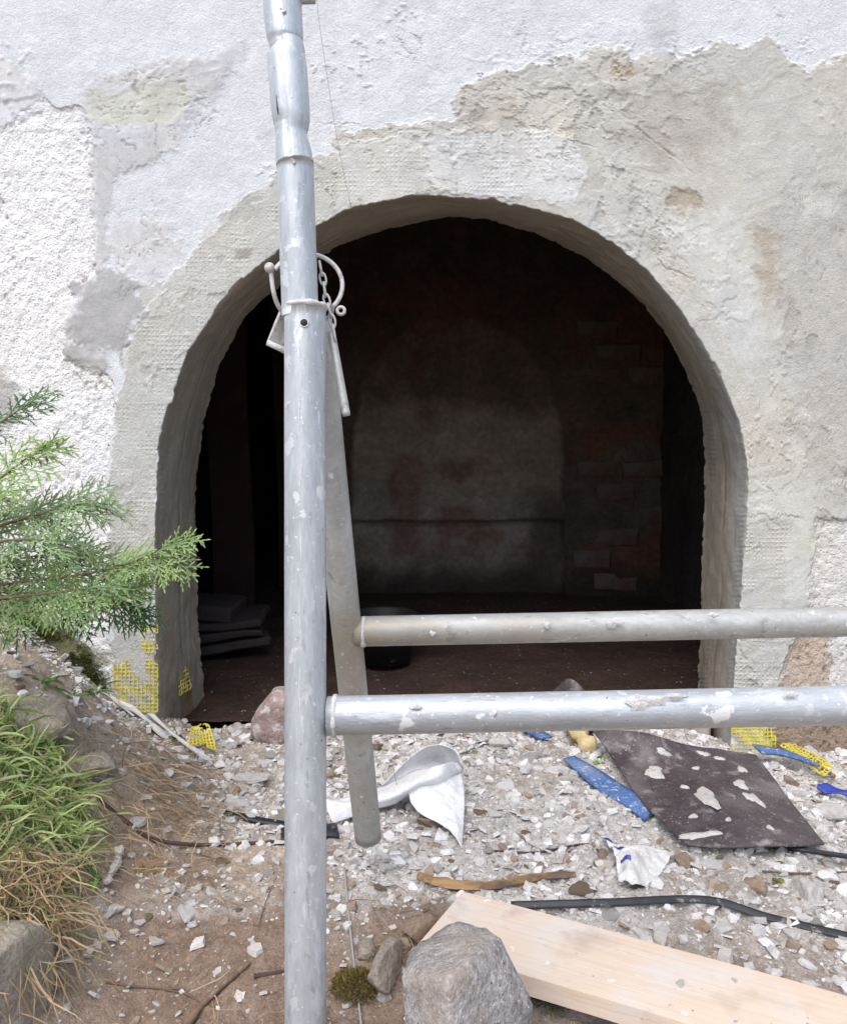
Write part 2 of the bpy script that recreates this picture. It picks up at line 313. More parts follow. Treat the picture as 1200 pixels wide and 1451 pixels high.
# matching parameter on the rear edge: same control index
ti = np.interp(tt, sf, np.arange(len(sf))); cr = np.stack([np.interp(ti, np.arange(len(sr)), qr[:, 0]), np.interp(ti, np.arange(len(sr)), qr[:, 1])], 1)
def soften(c, k):
    out = c.copy()
    for _ in range(k): out[1:-1] = (out[:-2] + 2 * out[1:-1] + out[2:]) / 4
    return out
cf = soften(cf, 10); cr = soften(cr, 120); cf_plain = cf.copy(); cr_plain = cr.copy()
nrm = np.stack([-(np.gradient(cf[:, 1])), np.gradient(cf[:, 0])], 1); nrm /= np.linalg.norm(nrm, axis=1, keepdims=True)
cf += nrm * (0.0018 * fbm(tt * 9, tt * 0, 3, 31) + 0.0028 * fbm(tt * 75, tt * 0, 3, 32) + 0.005 * sst(.42, .62, fbm(tt * 15, tt * 0, 3, 35)) - .005 * sst(.40, .6, fbm(tt * 20, tt * 0, 3, 36)))[:, None]
cr += nrm * (0.006 * fbm(tt * 8, tt * 0, 3, 33) + 0.0045 * fbm(tt * 90, tt * 0, 3, 34))[:, None]

def sdist(px, py, poly):
    """signed distance (negative inside) of points to a polygon, in the units of the points"""
    p = np.array(poly, float); d = np.full(px.shape, 1e9); inside = np.zeros(px.shape, bool)
    for a, b in zip(p, np.roll(p, -1, 0)):
        ex, ey = b - a; wx = px - a[0]; wy = py - a[1]; t = np.clip((wx * ex + wy * ey) / (ex * ex + ey * ey + 1e-9), 0, 1)
        d = np.minimum(d, (wx - t * ex) ** 2 + (wy - t * ey) ** 2)
        c = ((a[1] <= py) != (b[1] <= py)) & (px < a[0] + (py - a[1]) / (ey + (1e-12 if ey == 0 else 0)) * ex); inside ^= c
    d = np.sqrt(d); return np.where(inside, -d, d)
def ldist(px, py, pts):
    d = np.full(px.shape, 1e9); p = np.array(pts, float)
    for a, b in zip(p[:-1], p[1:]):
        ex, ey = b - a; wx = px - a[0]; wy = py - a[1]; t = np.clip((wx * ex + wy * ey) / (ex * ex + ey * ey + 1e-9), 0, 1)
        d = np.minimum(d, (wx - t * ex) ** 2 + (wy - t * ey) ** 2)
    return np.sqrt(d)

# areas of render: (outline on the wall, edge wander, softness, step height mm, colour, (grain, mesh print, pits), lip mm)
ZONES = [
    # damp beige mortar, whole right side and over the arch
    ([(470, 190), (560, 178), (640, 160), (668, 120), (722, 92), (760, 95), (800, 84), (850, 62), (905, 70), (950, 78), (1005, 62), (1060, 66), (1085, 45), (1105, 75), (1142, 100), (1180, 78), (1300, 70), (1700, 60), (1700, 1200), (1300, 1200), (1120, 1100), (1000, 800), (850, 450), (600, 350), (470, 330)], 14, 3, 3.0, (.545, .535, .488), (.25, 0, .05), 2.0),
    ([(850, 120), (960, 100), (1040, 130), (1010, 200), (930, 240), (880, 190)], 30, 40, 0, (.47, .445, .395), (.3, 0, .1), 0),
    ([(1080, 300), (1300, 260), (1300, 720), (1180, 720), (1110, 560)], 40, 50, 0, (.51, .492, .452), (.55, 0, .1), 0),
    ([(930, 330), (1040, 300), (1090, 420), (1060, 560), (990, 440)], 30, 30, 0, (.585, .585, .555), (.15, 0, 0), 0),
    ([(1060, 700), (1150, 690), (1150, 860), (1090, 900), (1060, 860)], 20, 25, 0, (.59, .59, .545), (.15, .2, 0), 0),
    # band of reinforcing mortar round the arch
    ([(150, 1200), (158, 960), (150, 800), (152, 690), (165, 560), (188, 475), (215, 420), (262, 372), (300, 325), (345, 275), (400, 240), (480, 205), (600, 186), (640, 180), (640, 300), (460, 330), (340, 420), (260, 520), (225, 640), (225, 1200)], 9, 3, 2.5, (.545, .548, .512), (.45, .9, .1), 1.4),
    ([(478, 205), (600, 185), (612, 270), (545, 292), (480, 300)], 9, 9, 1, (.60, .60, .57), (.3, .8, 0), .4),
    ([(600, 200), (640, 180), (760, 180), (815, 200), (835, 235), (815, 290), (740, 285), (610, 268)], 7, 4, 1.6, (.625, .635, .63), (.2, .75, 0), .8),
    ([(640, 130), (720, 95), (735, 150), (700, 185), (640, 175)], 10, 4, 1.5, (.55, .53, .485), (.2, 0, 0), 1.2),
    ([(830, 280), (900, 330), (960, 410), (1000, 470), (1040, 560), (1062, 650), (1100, 660), (1060, 540), (990, 400), (900, 300)], 12, 10, .6, (.55, .53, .475), (.4, .5, 0), .5),
    ([(1048, 720), (1115, 740), (1105, 1000), (1035, 1000)], 10, 8, .8, (.545, .53, .48), (.3, 1.0, 0), .6),
    # very white pitted old render on the left
    ([(-400, 130), (25, 142), (60, 133), (78, 158), (112, 148), (130, 182), (134, 260), (136, 385), (104, 432), (92, 505), (140, 520), (164, 545), (158, 610), (150, 690), (150, 780), (155, 960), (150, 1100), (-400, 1100)], 7, 2, -3.5, (.87, .868, .86), (.9, 0, 1.0), 1.2),
    # smooth grey filler patches
    ([(118, 140), (160, 102), (235, 82), (318, 72), (345, 60), (312, 112), (278, 168), (246, 210), (228, 225), (176, 240), (148, 232), (130, 185)], 16, 22, .7, (.57, .572, .58), (.05, .15, 0), .2),
    ([(128, 138), (200, 122), (262, 118), (272, 150), (240, 175), (150, 182), (128, 165)], 10, 12, -.6, (.575, .58, .515), (.12, .1, 0), .9),
    ([(132, 195), (150, 182), (235, 178), (232, 225), (165, 245), (150, 300), (150, 380), (185, 420), (140, 420), (134, 300)], 10, 12, .8, (.545, .548, .552), (.05, 0, 0), .5),
    ([(150, 330), (215, 300), (260, 365), (235, 400), (190, 395)], 20, 30, .5, (.635, .64, .65), (.05, 0, 0), .2),
    ([(185, 395), (240, 400), (235, 440), (200, 450), (190, 430)], 14, 12, .8, (.56, .56, .53), (.3, .2, .1), 1.0),
    ([(108, 405), (150, 376), (196, 398), (206, 440), (168, 490), (132, 492), (98, 462)], 15, 9, 1.4, (.44, .442, .448), (.10, 0, 0), .8),
    ([(88, 484), (150, 502), (160, 520), (140, 532), (92, 508)], 8, 4, 1.4, (.43, .432, .435), (.12, 0, 0), .8),
    ([(-400, 520), (5, 525), (28, 552), (26, 600), (-10, 620), (-400, 620)], 8, 5, 0, (.46, .455, .44), (.6, 0, .6), .6),
    ([(-20, 60), (28, 100), (60, 135), (20, 190), (-20, 180)], 12, 14, .6, (.65, .655, .67), (.1, 0, 0), .6),
    # foot of the wall on the left: dirty, mossy
    ([(-400, 800), (0, 800), (60, 860), (110, 905), (150, 960), (160, 1100), (-400, 1100)], 25, 25, -1, (.60, .575, .52), (1, 0, 1), 0),
    ([(-400, 850), (0, 862), (60, 880), (120, 920), (160, 990), (160, 1100), (-400, 1100)], 14, 14, -2, (.235, .235, .115), (1, 0, 1), 0),
    # foot of the wall on the right: bare old render over rubble stone
    ([(1157, 735), (1700, 735), (1700, 1200), (1095, 1200), (1100, 985), (1125, 915), (1148, 860)], 7, 2, -6, (.72, .695, .65), (.8, 0, 1), 1.5),
    ([(1118, 905), (1150, 892), (1172, 905), (1180, 930), (1172, 985), (1100, 1000)], 10, 6, -5, (.57, .465, .37), (1, 0, 1), .8),
    ([(1085, 1010), (1160, 995), (1700, 990), (1700, 1200), (1085, 1200)], 9, 6, -6, (.36, .275, .205), (1, 0, 1), .8),
    # stains
    ([(945, 270), (975, 262), (990, 292), (965, 300), (946, 290)], 14, 12, -2.5, (.44, .385, .315), (.4, 0, .2), .8),
    ([(1066, 330), (1090, 325), (1112, 380), (1105, 425), (1085, 440), (1070, 380)], 20, 24, -.8, (.44, .405, .34), (.4, 0, .2), .6),
    ([(860, 85), (905, 85), (900, 112), (862, 112)], 16, 16, -1, (.48, .42, .345), (.5, 0, .4), 1.2),
    ([(330, 352), (358, 350), (352, 366), (332, 366)], 5, 5, 0, (.36, .34, .31), (.4, .4, 0), 0),
    ([(885, 0), (960, -5), (975, 25), (960, 70), (930, 72), (910, 30)], 12, 18, 0, (.58, .59, .60), (.3, 0, .1), .2),
]
CRACKS = [([(905, 182), (930, 200), (955, 222), (978, 246)], 2.0, 4.0), ([(885, 175), (905, 182)], 2, 2.5), ([(850, 220), (868, 205), (882, 200)], 1.8, 4), ([(850, 150), (895, 172)], 1.5, 3),
          ([(735, 85), (745, 70), (746, 45), (742, 20)], 1.6, 3), ([(722, 92), (735, 105), (730, 118)], 1.6, 4), ([(735, 130), (775, 142), (800, 150)], 1.3, 2.5), ([(770, 178), (785, 162), (820, 168), (850, 182)], 1.6, 3.5),
          ([(795, 175), (815, 195), (850, 215)], 1.4, 3), ([(930, 370), (958, 388), (985, 400)], 1.6, 3.5), ([(880, 315), (915, 345)], 1.3, 3), ([(300, 412), (250, 430)], 1, 1.5),
          ([(200, 298), (232, 335), (258, 365)], 1.6, 3), ([(437, 68), (470, 66), (505, 68)], 1.3, 2.5), ([(440, 174), (480, 172), (520, 178)], 1.2, 2.5), ([(470, 170), (478, 190), (480, 206)], 1.2, 2.5),
          ([(160, 580), (190, 576), (222, 582)], 1.3, 2.5), ([(165, 590), (168, 640), (170, 660)], 1.2, 2), ([(1055, 245), (1062, 252), (1078, 238)], 1.3, 3), ([(700, 62), (745, 45)], 1, 1.5), ([(620, 70), (660, 58)], 1, 1.5),
          ([(1085, 690), (1098, 700), (1090, 712)], 1.2, 2.5), ([(1075, 740), (1110, 728), (1150, 735)], 1.4, 3), ([(1040, 905), (1090, 915), (1098, 935), (1075, 960)], 1.3, 3), ([(1165, 915), (1185, 918), (1200, 912)], 2, 5)]

def facade_fields(x, z, with_detail=True):
    """relief (m, towards the viewer), colour and mask of the render at wall positions"""
    px, py = topx(x, np.full_like(x, D), z)
    h = 0.006 * fbm(x * 3, z * 3, 3, 40) + 0.0018 * fbm(x * 14, z * 14, 3, 41)
    # upper coat: white, floated
    t1 = fbm(x * 5, z * 5, 4, 42)
    col = np.array([.69, .712, .735])[None, :] * (1 + 0.035 * t1)[:, None]
    hue = fbm(x * 4.5, z * 4.5, 4, 46) + .4 * fbm(x * 25, z * 25, 3, 48)
    mask = np.tile(np.array([.42, 0., 0.0]), (len(x), 1))
    wx = fbm(x * 18, z * 18, 4, 50); wy = fbm(x * 18, z * 18, 4, 54); wf = fbm(x * 60, z * 60, 3, 58); wff = fbm(x * 160, z * 160, 2, 59); lipn = sst(-.05, .45, fbm(x * 24, z * 24, 3, 61))
    for poly, wander, soft, step, c, mk, lip in ZONES:
        P = np.array(poly); x0, y0 = P.min(0) - 45; x1, y1 = P.max(0) + 45
        sel = np.nonzero((px > x0) & (px < x1) & (py > y0) & (py < y1))[0]
        if len(sel) == 0: continue
        sd = sdist(px[sel], py[sel], poly) + wander * (1.1 * wx[sel] + .7 * wf[sel] + .25 * wff[sel])
        se = soft + (26 if soft < 8 else 14) * sst(.12, .5, wy[sel]); m = 1 - sst(-se / 2 - .6, se / 2 + .6, sd)
        ws = 1.4 + 10 * sst(.1, .5, wy[sel]) * (1 if soft < 8 else 1.5); mh = 1 - sst(-ws, ws, sd)
        h[sel] += step * .001 * mh + lip * .0009 * np.exp(-((sd + 1.5) / 1.5) ** 2) * lipn[sel]
        cc = np.array(c)[None, :] * (1 + .05 * wx[sel] + .06 * t1[sel])[:, None] * (1 + hue[sel][:, None] * np.array([.035, .005, -.05])[None])
        edge = np.exp(-((sd - 2.2) / 1.8) ** 2) * lipn[sel] * min(lip, 1.5) * .0
        col[sel] = col[sel] * (1 - m[:, None]) + cc * m[:, None]
        mask[sel] = mask[sel] * (1 - m[:, None]) + np.array(mk)[None, :] * m[:, None]
    for pts, wdt, dep in CRACKS:
        P = np.array(pts); x0, y0 = P.min(0) - 12; x1, y1 = P.max(0) + 12
        sel = np.nonzero((px > x0) & (px < x1) & (py > y0) & (py < y1))[0]
        if len(sel) == 0: continue
        d = ldist(px[sel] + 6.0 * wf[sel] + 3 * wff[sel], py[sel] + 7.0 * wx[sel] + 3 * wff[sel], pts); dep = dep * (.25 + .75 * lipn[sel]); wdt = wdt * .62
        h[sel] -= dep * .001 * np.exp(-(d / wdt) ** 2); h[sel] += dep * .00018 * np.exp(-((d - 2.6 * wdt) / wdt) ** 2)
    # trowel ridges and torn flakes on the mortar, coarse lumps on pitted areas
    mort = (1 - mask[:, 0]) * sst(.66, .56, col[:, 2])
    flakes = sst(.18, .55, fbm(x * 6, z * 6, 3, 66))
    rd = fbm(x * 20 + z * 9, z * 34 - x * 7, 5, 70); h += .0022 * mort * flakes * np.exp(-(rd / .035) ** 2) * lipn
    q = fbm(x * 8, z * 10, 5, 75) + .10 * wff; fl2 = sst(-.1, .4, fbm(x * 4, z * 4, 3, 77)); h += .0017 * mort * fl2 * 1.3 * (sst(.10, .113, q) - sst(.34, .46, q)) + .0013 * mort * fl2 * (sst(-.25, -.235, q) - sst(-.05, .05, q))
    q2 = fbm(x * 22 + 7, z * 20, 4, 79); tear = (1 - np.clip(mask[:, 2], 0, 1)) * sst(.08, .4, fbm(x * 5, z * 5, 3, 83)) * (.35 + .65 * sst(.66, .56, col[:, 2])); h -= .0022 * tear * sst(.27, .295, q2); col *= (1 - .12 * tear * sst(.30, .34, q2))[:, None]
    h += mask[:, 2] * (.0026 * fbm(x * 85, z * 85, 3, 80) + .0012 * fbm(x * 25, z * 25, 3, 82)) + .0010 * mask[:, 0] * fbm(x * 110, z * 110, 2, 86)
    tr1 = fbm(x * 7 + z * 4 + .5 * wx, z * 62 - x * 26 + 2 * wx, 3, 87); tr2 = fbm(x * 58 + z * 30, z * 8 - x * 3, 3, 88); tsel = sst(-.1, .3, fbm(x * 3, z * 3, 2, 89))
    smooth_ = np.clip(1 - mask[:, 2], 0, 1) * sst(.71, .60, col[:, 2]); h += .0011 * smooth_ * (tr1 * tsel + tr2 * (1 - tsel)); col *= (1 + .05 * smooth_ * (tr1 * tsel + tr2 * (1 - tsel)))[:, None]
    cr_ = np.exp(-(fbm(x * 17 + .8 * wx, z * 17 + .8 * wy, 4, 91) / .016) ** 2) * sst(.22, .42, fbm(x * 6 + 3, z * 6, 3, 92)) * np.clip(1 - mask[:, 2], 0, 1); h -= .0020 * cr_; col *= (1 - .30 * cr_)[:, None]
    spk = sst(.42, .5, fbm(x * 70, z * 70, 2, 94)) * sst(.1, .4, fbm(x * 8, z * 8, 3, 95)) * np.clip(1 - mask[:, 2], 0, 1); h += .0022 * spk
    boost = np.exp(-(((px - 800) / 150) ** 2 + ((py - 175) / 105) ** 2)) + .9 * np.exp(-(((px - 215) / 60) ** 2 + ((py - 425) / 50) ** 2)) + .8 * np.exp(-(((px - 905) / 75) ** 2 + ((py - 335) / 65) ** 2)) + .7 * np.exp(-(((px - 900) / 170) ** 2 + ((py - 85) / 35) ** 2))
    rb = fbm(x * 19 + z * 8 + .5 * wf, z * 27 - x * 5 + .5 * wf, 5, 96); qb = fbm(x * 12 + 3, z * 13, 5, 97) + .12 * wff; lip_b = sst(-.1, .35, fbm(x * 9, z * 9, 2, 98))
    h += boost * (.0030 * np.exp(-(rb / .03) ** 2) * lip_b + .0028 * (sst(.06, .072, qb) - sst(.25, .40, qb)) - .0024 * sst(-.20, -.215, qb) * lip_b); col *= (1 - .16 * boost * sst(-.20, -.215, qb) * lip_b - .10 * boost * np.exp(-((rb - .05) / .02) ** 2) * lip_b)[:, None]
    # dark pores on the pitted coat
    por = sst(.30, .62, fbm(x * 95, z * 95, 2, 90)) * sst(-.1, .5, fbm(x * 7, z * 7, 3, 93)) * mask[:, 2]
    h -= .003 * por; col *= (1 - .38 * por)[:, None]
    return h, np.clip(col, .02, .9), mask

building = empty('cellar_building', (0, D, 0))
tag(building, 'plastered house wall patched with white and beige mortar, open archway into a dark cellar', 'building')
BL = Vector(building.location)
def part(name, V, F, m, parent=building, smooth=True, attrs=None, kind=None):
    me = mesh_np(name, np.asarray(V, float) - np.array(tuple(parent_loc(parent))), F, m, smooth, attrs); o = link(name, me, parent)
    if kind: o['kind'] = kind
    return o
# rings from the arch edge out to a rectangle
zb = -0.5
def to_rect(c, X, Zt):
    dx = c[:, 0] - 0.02; dz = c[:, 1] - zb
    with np.errstate(divide='ignore', invalid='ignore'):
        k = np.minimum(np.where(dx > 1e-6, (X - .02) / dx, np.where(dx < -1e-6, (-X - .02) / dx, 1e9)), np.where(dz > 1e-6, (Zt - zb) / dz, 1e9))
    return np.stack([.02 + dx * k, zb + dz * k], 1)
R1 = to_rect(cf_plain, 1.08, 1.76); R2 = to_rect(cf_plain, 6.0, 4.6); NR = 390
s = np.linspace(0, 1, NR) ** 1.12
rings = np.concatenate([cf[None] * (1 - s[:, None, None]) + R1[None] * s[:, None, None], np.stack([R1 * (1 - a) + R2 * a for a in (.03, .1, .25, .55, 1.0)])])
xs_, zs_ = rings[..., 0].ravel(), rings[..., 1].ravel()
hh, cc_, mm_ = facade_fields(xs_, zs_)
hh2 = hh.reshape(len(rings), NF); hh2[0] -= .0022; hh2[1] -= .0008
V = np.stack([xs_, D - hh2.ravel(), zs_], 1)
facade = part('facade', V, grid_faces(len(rings), NF)[:, ::-1], M['facade'], attrs={'Col': cc_, 'Mask': mm_})
facade['label'] = 'patched plaster face with white, beige and grey areas'
# the reveal of the arch
NV = 46; v = np.linspace(0, 1, NV)
uu, vv = np.meshgrid(tt, v); 
jf = np.exp(-vv / .035); jr = np.exp(-(1 - vv) / .035); RX, RZ = [cf_plain[None, :, q] * (1 - vv) + cr_plain[None, :, q] * vv + (cf - cf_plain)[None, :, q] * jf + (cr - cr_plain)[None, :, q] * jr for q in (0, 1)]; RY = (D - hh2[0])[None, :] * (1 - vv) + (D + .30) * vv
bulge = .006 * np.sin(vv * math.pi) + .004 * fbm(uu * 6, vv * 2.0, 3, 100) + .0026 * fbm(uu * 22, vv * 9, 3, 103) + .0012 * fbm(uu * 16 + vv * 30, vv * 55 - uu * 8, 3, 104)
crackpos = .48 + .13 * fbm(uu * 3, uu * 0, 3, 106)
crack = np.exp(-((vv - crackpos) / .018) ** 2) * sst(-.2, .2, fbm(uu * 5, uu * 0 + 9, 2, 109)); bulge -= .006 * crack
ridge2 = np.exp(-((vv - crackpos - .16 - .05 * fbm(uu * 7, uu * 0, 2, 112)) / .02) ** 2) * sst(0, .4, fbm(uu * 4, uu * 0 + 4, 2, 114)); bulge += .0035 * ridge2
comb = np.sin(uu * 2 * math.pi / .012) * sst(.0, .5, fbm(uu * 5, vv * 3, 2, 118)) * (sst(.5, .8, vv) + sst(.25, .0, vv)); bulge += .0007 * comb
env = sst(0, .06, vv) * sst(1.0, .95, vv)
RX = RX - nrm[None, :, 0] * bulge * env * -1 * -1; RZ = RZ - nrm[None, :, 1] * bulge * env
rc = np.array([.315, .278, .224])[None, None, :] * (1 + .20 * fbm(uu * 4, vv * 2, 3, 120) + .05 * fbm(uu * 30, vv * 9, 3, 123))[..., None]
low = sst(.30, .02, RZ); rc = rc * (1 - .22 * low[..., None] * sst(0, .5, fbm(uu * 10, vv * 4, 3, 126))[..., None])
rc = rc * (1 - .5 * crack[..., None])
brn = sst(.16, .05, RZ) * sst(.35, .6, vv) * sst(.85, .6, vv) * sst(-.1, .3, fbm(uu * 18, vv * 5, 3, 128)); rc = rc * (1 - brn[..., None]) + np.array([.28, .17, .07]) * brn[..., None]
gr = sst(.45, .1, vv) * sst(.3, .5, RX) * sst(1.3, .8, RZ); rc = rc * (1 - gr[..., None] * .6) + np.array([.44, .44, .43]) * gr[..., None] * .6
rc = rc * (1 + .35 * sst(.05, .0, vv)[..., None])
rc = rc * (1 - .12 * sst(.0, .6, fbm(uu * 9, vv * 1.2, 3, 131)))[..., None]
V = np.stack([RX, RY, RZ], -1).reshape(-1, 3)
rmask = np.stack([.25 + 0 * vv, .0 * vv, .15 + 0 * vv], -1).reshape(-1, 3)
reveal = part('arch_reveal', V, grid_faces(NV, NF), M['facade'], attrs={'Col': rc.reshape(-1, 3), 'Mask': rmask})
reveal['label'] = 'brownish mortar lining of the arch soffit and jambs'
# inner face of the front wall
k = np.arange(0, NF, 10); k = np.append(k, NF - 1); c2 = cr[k]; r2 = to_rect(c2, 3.0, 2.2)
V = np.concatenate([np.stack([c2[:, 0], np.full(len(k), D + .30), c2[:, 1]], 1), np.stack([r2[:, 0], np.full(len(k), D + .30), r2[:, 1]], 1)])
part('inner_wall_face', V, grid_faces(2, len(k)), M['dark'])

# yellow reinforcing mesh standing out of the mortar
def jit(a, b_): return Vector((math.sin(a * 12.9 + b_ * 78.2), math.sin(a * 39.3 + b_ * 11.1), math.sin(a * 71.7 + b_ * 23.3))) * .0011
def net(fn, nu, nv, keep, wd, th=.0012):
    """net of strands between surface points fn(u,v) (u,v in cells); keep(u,v) says where it shows"""
    parts = []
    for a in range(nu + 1):
        for b_ in range(nv + 1):
            for du, dv in ((1, 0), (0, 1)):
                if a + du > nu or b_ + dv > nv or not keep(a + du / 2, b_ + dv / 2): continue
                p = fn(a, b_) + jit(a, b_); q = fn(a + du, b_ + dv) + jit(a + du, b_ + dv); t = (q - p); 
                if t.length < 1e-6: continue
                t.normalize(); e1 = fn(a + .01, b_) - fn(a, b_); e2 = fn(a, b_ + .01) - fn(a, b_); n = e1.cross(e2).normalized(); sd = t.cross(n).normalized()
                lift = n * (th * (.4 if du else -.2))
                Vv = [p + t * -wd * .3 + sd * wd / 2 + n * th + lift, p + t * -wd * .3 - sd * wd / 2 + n * th + lift, q + t * wd * .3 - sd * wd / 2 + n * th + lift, q + t * wd * .3 + sd * wd / 2 + n * th + lift]
                Vv += [x_ - n * 2 * th for x_ in Vv]
                parts.append((np.array([tuple(x_) for x_ in Vv]), [np.array([[0, 1, 2, 3], [7, 6, 5, 4], [0, 4, 5, 1], [1, 5, 6, 2], [2, 6, 7, 3], [3, 7, 4, 0]])]))
    return join(parts)
def wall_pt(px, py, lift=.004):
    p = PY(px, py, D); h_, _, _ = facade_fields(np.array([p.x]), np.array([p.z])); return Vector((p.x, D - h_[0] - lift, p.z))
def wall_net(x0, y0, x1, y1, pitch, poly, seed, lift=.003):
    nu = int((x1 - x0) / pitch); nv = int((y1 - y0) / pitch)
    gx, gy = np.meshgrid(x0 + np.arange(nu + 2) * pitch, y0 + np.arange(nv + 2) * pitch, indexing='ij')
    pts = [PY(a, b_, D) for a, b_ in zip(gx.ravel(), gy.ravel())]; hx = facade_fields(np.array([p.x for p in pts]), np.array([p.z for p in pts]))[0].reshape(gx.shape)
    hx = hx * .5 + hx.mean() * .5
    pt = np.array([[p.x, 0, p.z] for p in pts]).reshape(*gx.shape, 3)
    def fn(u, v_):
        i = min(int(u), nu); j = min(int(v_), nv); fu = u - i; fv = v_ - j
        b0 = pt[i, j] * (1 - fu) * (1 - fv) + pt[min(i + 1, nu + 1), j] * fu * (1 - fv) + pt[i, min(j + 1, nv + 1)] * (1 - fu) * fv
        h0 = hx[i, j] * (1 - fu - fv) + hx[min(i + 1, nu + 1), j] * fu + hx[i, min(j + 1, nv + 1)] * fv
        return Vector((b0[0], D - h0 - lift, b0[2]))
    def keep(u, v_):
        X = np.array([x0 + u * pitch]); Y = np.array([y0 + v_ * pitch]); return sdist(X, Y, poly)[0] + 16 * fbm(X / 13, Y / 13, 3, seed)[0] < 2
    return net(fn, nu, nv, keep, .0027)
V, F = wall_net(162, 885, 224, 1012, 5.6, [(203, 888), (222, 888), (224, 1012), (163, 1010), (162, 945), (178, 940), (192, 960), (206, 965)], 140, .0012)
o = part('yellow_mesh_patch', V, F, M['yellow'], smooth=False); o['label'] = 'bare yellow reinforcing mesh at the left foot of the arch'
V, F = wall_net(1036, 1026, 1100, 1084, 5.6, [(1036, 1026), (1098, 1024), (1096, 1080), (1040, 1084)], 144, .002)
o = part('yellow_mesh_patch', V, F, M['yellow'], smooth=False); o['label'] = 'bare yellow reinforcing mesh at the right foot of the arch'
def reveal_net(i0, i1, v0, v1, nu, nv, skew):
    def fn(u, v_):
        i = int(np.clip(i0 + (i1 - i0) * u / nu, 0, NF - 1)); w_ = v0 + (v1 - v0) * v_ / nv + skew * u / nu
        x = cf[i, 0] * (1 - w_) + cr[i, 0] * w_; z = cf[i, 1] * (1 - w_) + cr[i, 1] * w_; 
        return Vector((x, D * (1 - w_) + (D + .3) * w_, z)) - Vector((nrm[i, 0], 0, nrm[i, 1])) * (.012)
    return fn
def idx_at(side, py):
    z = PY(222 if side < 0 else 1045, py, D).z; half = NF // 2
    rngi = np.arange(half) if side < 0 else np.arange(half, NF); return rngi[np.argmin(abs(cf[rngi, 1] - z))]
for side, pa, pb, va, vb, lab in ((-1, 1000, 955, .35, .62, 'yellow mesh showing inside the left jamb'), (1, 1066, 1035, .55, .85, 'yellow mesh showing inside the right jamb')):
    i0, i1 = idx_at(side, pa), idx_at(side, pb); fn = reveal_net(i0, i1, va, vb, 7, 6, .06)
    V, F = net(fn, 7, 6, lambda u, v_: (u / 7 + abs(v_ / 6 - .5) * 1.3) < .85, .0026); o = part('yellow_mesh_patch', V, F, M['yellow'], smooth=False); o['label'] = lab

# ------------------------------------------------------------------ inside the cellar
YB = 3.7
def wall_grid(p00, p10, p01, p11, nu, nv, amp, seed, colfn=None, nsign=1):
    a, b_, c, d = [np.array(q, float) for q in (p00, p10, p01, p11)]; u = np.linspace(0, 1, nu)[:, None, None]; w_ = np.linspace(0, 1, nv)[None, :, None]
    P = (a * (1 - u) + b_ * u) * (1 - w_) + (c * (1 - u) + d * u) * w_; n = np.cross(b_ - a, c - a); n /= np.linalg.norm(n)
    U = u[..., 0] * np.linalg.norm(b_ - a) + 0 * w_[..., 0]; W = w_[..., 0] * np.linalg.norm(c - a) + 0 * u[..., 0]
    h_ = amp * fbm(U * 4, W * 4, 4, seed) + amp * .4 * fbm(U * 20, W * 20, 3, seed + 5)
    return P, n, U, W, h_
# back wall with a walled-up arch
bx0, bx1 = PY(452, 700, YB).x, PY(945, 700, YB).x; bz1 = 2.15
P, n, U, W, h_ = wall_grid((bx0, YB, -.05), (bx1, YB, -.05), (bx0, YB, bz1), (bx1, YB, bz1), 200, 260, .012, 150)
ppx, ppy = topx(P[..., 0], P[..., 1], P[..., 2])
arch = [(497, 900), (497, 640), (510, 545), (545, 485), (590, 455), (640, 445), (690, 455), (735, 480), (775, 530), (798, 600), (802, 900)]
sd = sdist(ppx.ravel(), ppy.ravel(), arch).reshape(ppx.shape) + 5 * fbm(U * 9, W * 9, 3, 155)
ins = 1 - sst(-3, 3, sd); h_ = h_ - .05 * ins
led = np.exp(-((ppy - 742 - 4 * fbm(U * 5, U * 0, 2, 157)) / 3.5) ** 2) * (ppx < 800); h_ = h_ - .022 * led + .016 * sst(745, 738, ppy) * (ppx < 800) * ins
cour = np.zeros_like(ppx)
for yy in (560, 610, 655, 700, 790): cour += np.exp(-((ppy - yy - 6 * fbm(U * 4, U * 0 + yy, 2, 159)) / 2.5) ** 2)
h_ = h_ - .0045 * cour * sst(-.1, .3, fbm(U * 6, W * 6, 2, 160))
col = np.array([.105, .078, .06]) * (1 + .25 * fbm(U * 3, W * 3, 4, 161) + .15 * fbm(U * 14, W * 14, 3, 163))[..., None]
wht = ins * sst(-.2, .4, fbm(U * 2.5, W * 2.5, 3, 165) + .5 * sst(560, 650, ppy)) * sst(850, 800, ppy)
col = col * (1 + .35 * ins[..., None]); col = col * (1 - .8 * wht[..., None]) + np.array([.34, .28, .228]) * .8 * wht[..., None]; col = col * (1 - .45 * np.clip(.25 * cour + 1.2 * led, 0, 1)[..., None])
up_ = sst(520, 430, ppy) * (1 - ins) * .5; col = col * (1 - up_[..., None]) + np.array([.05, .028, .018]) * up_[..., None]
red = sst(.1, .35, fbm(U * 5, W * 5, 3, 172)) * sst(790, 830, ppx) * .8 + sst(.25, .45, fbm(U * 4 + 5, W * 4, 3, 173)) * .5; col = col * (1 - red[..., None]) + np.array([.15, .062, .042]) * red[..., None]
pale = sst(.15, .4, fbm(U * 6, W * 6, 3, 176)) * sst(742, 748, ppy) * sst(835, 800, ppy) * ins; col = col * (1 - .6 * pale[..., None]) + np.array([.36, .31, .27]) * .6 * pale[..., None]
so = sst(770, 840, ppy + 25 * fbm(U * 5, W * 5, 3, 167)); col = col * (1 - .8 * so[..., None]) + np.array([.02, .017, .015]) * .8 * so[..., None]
P = P + n[None, None] * (h_)[..., None]
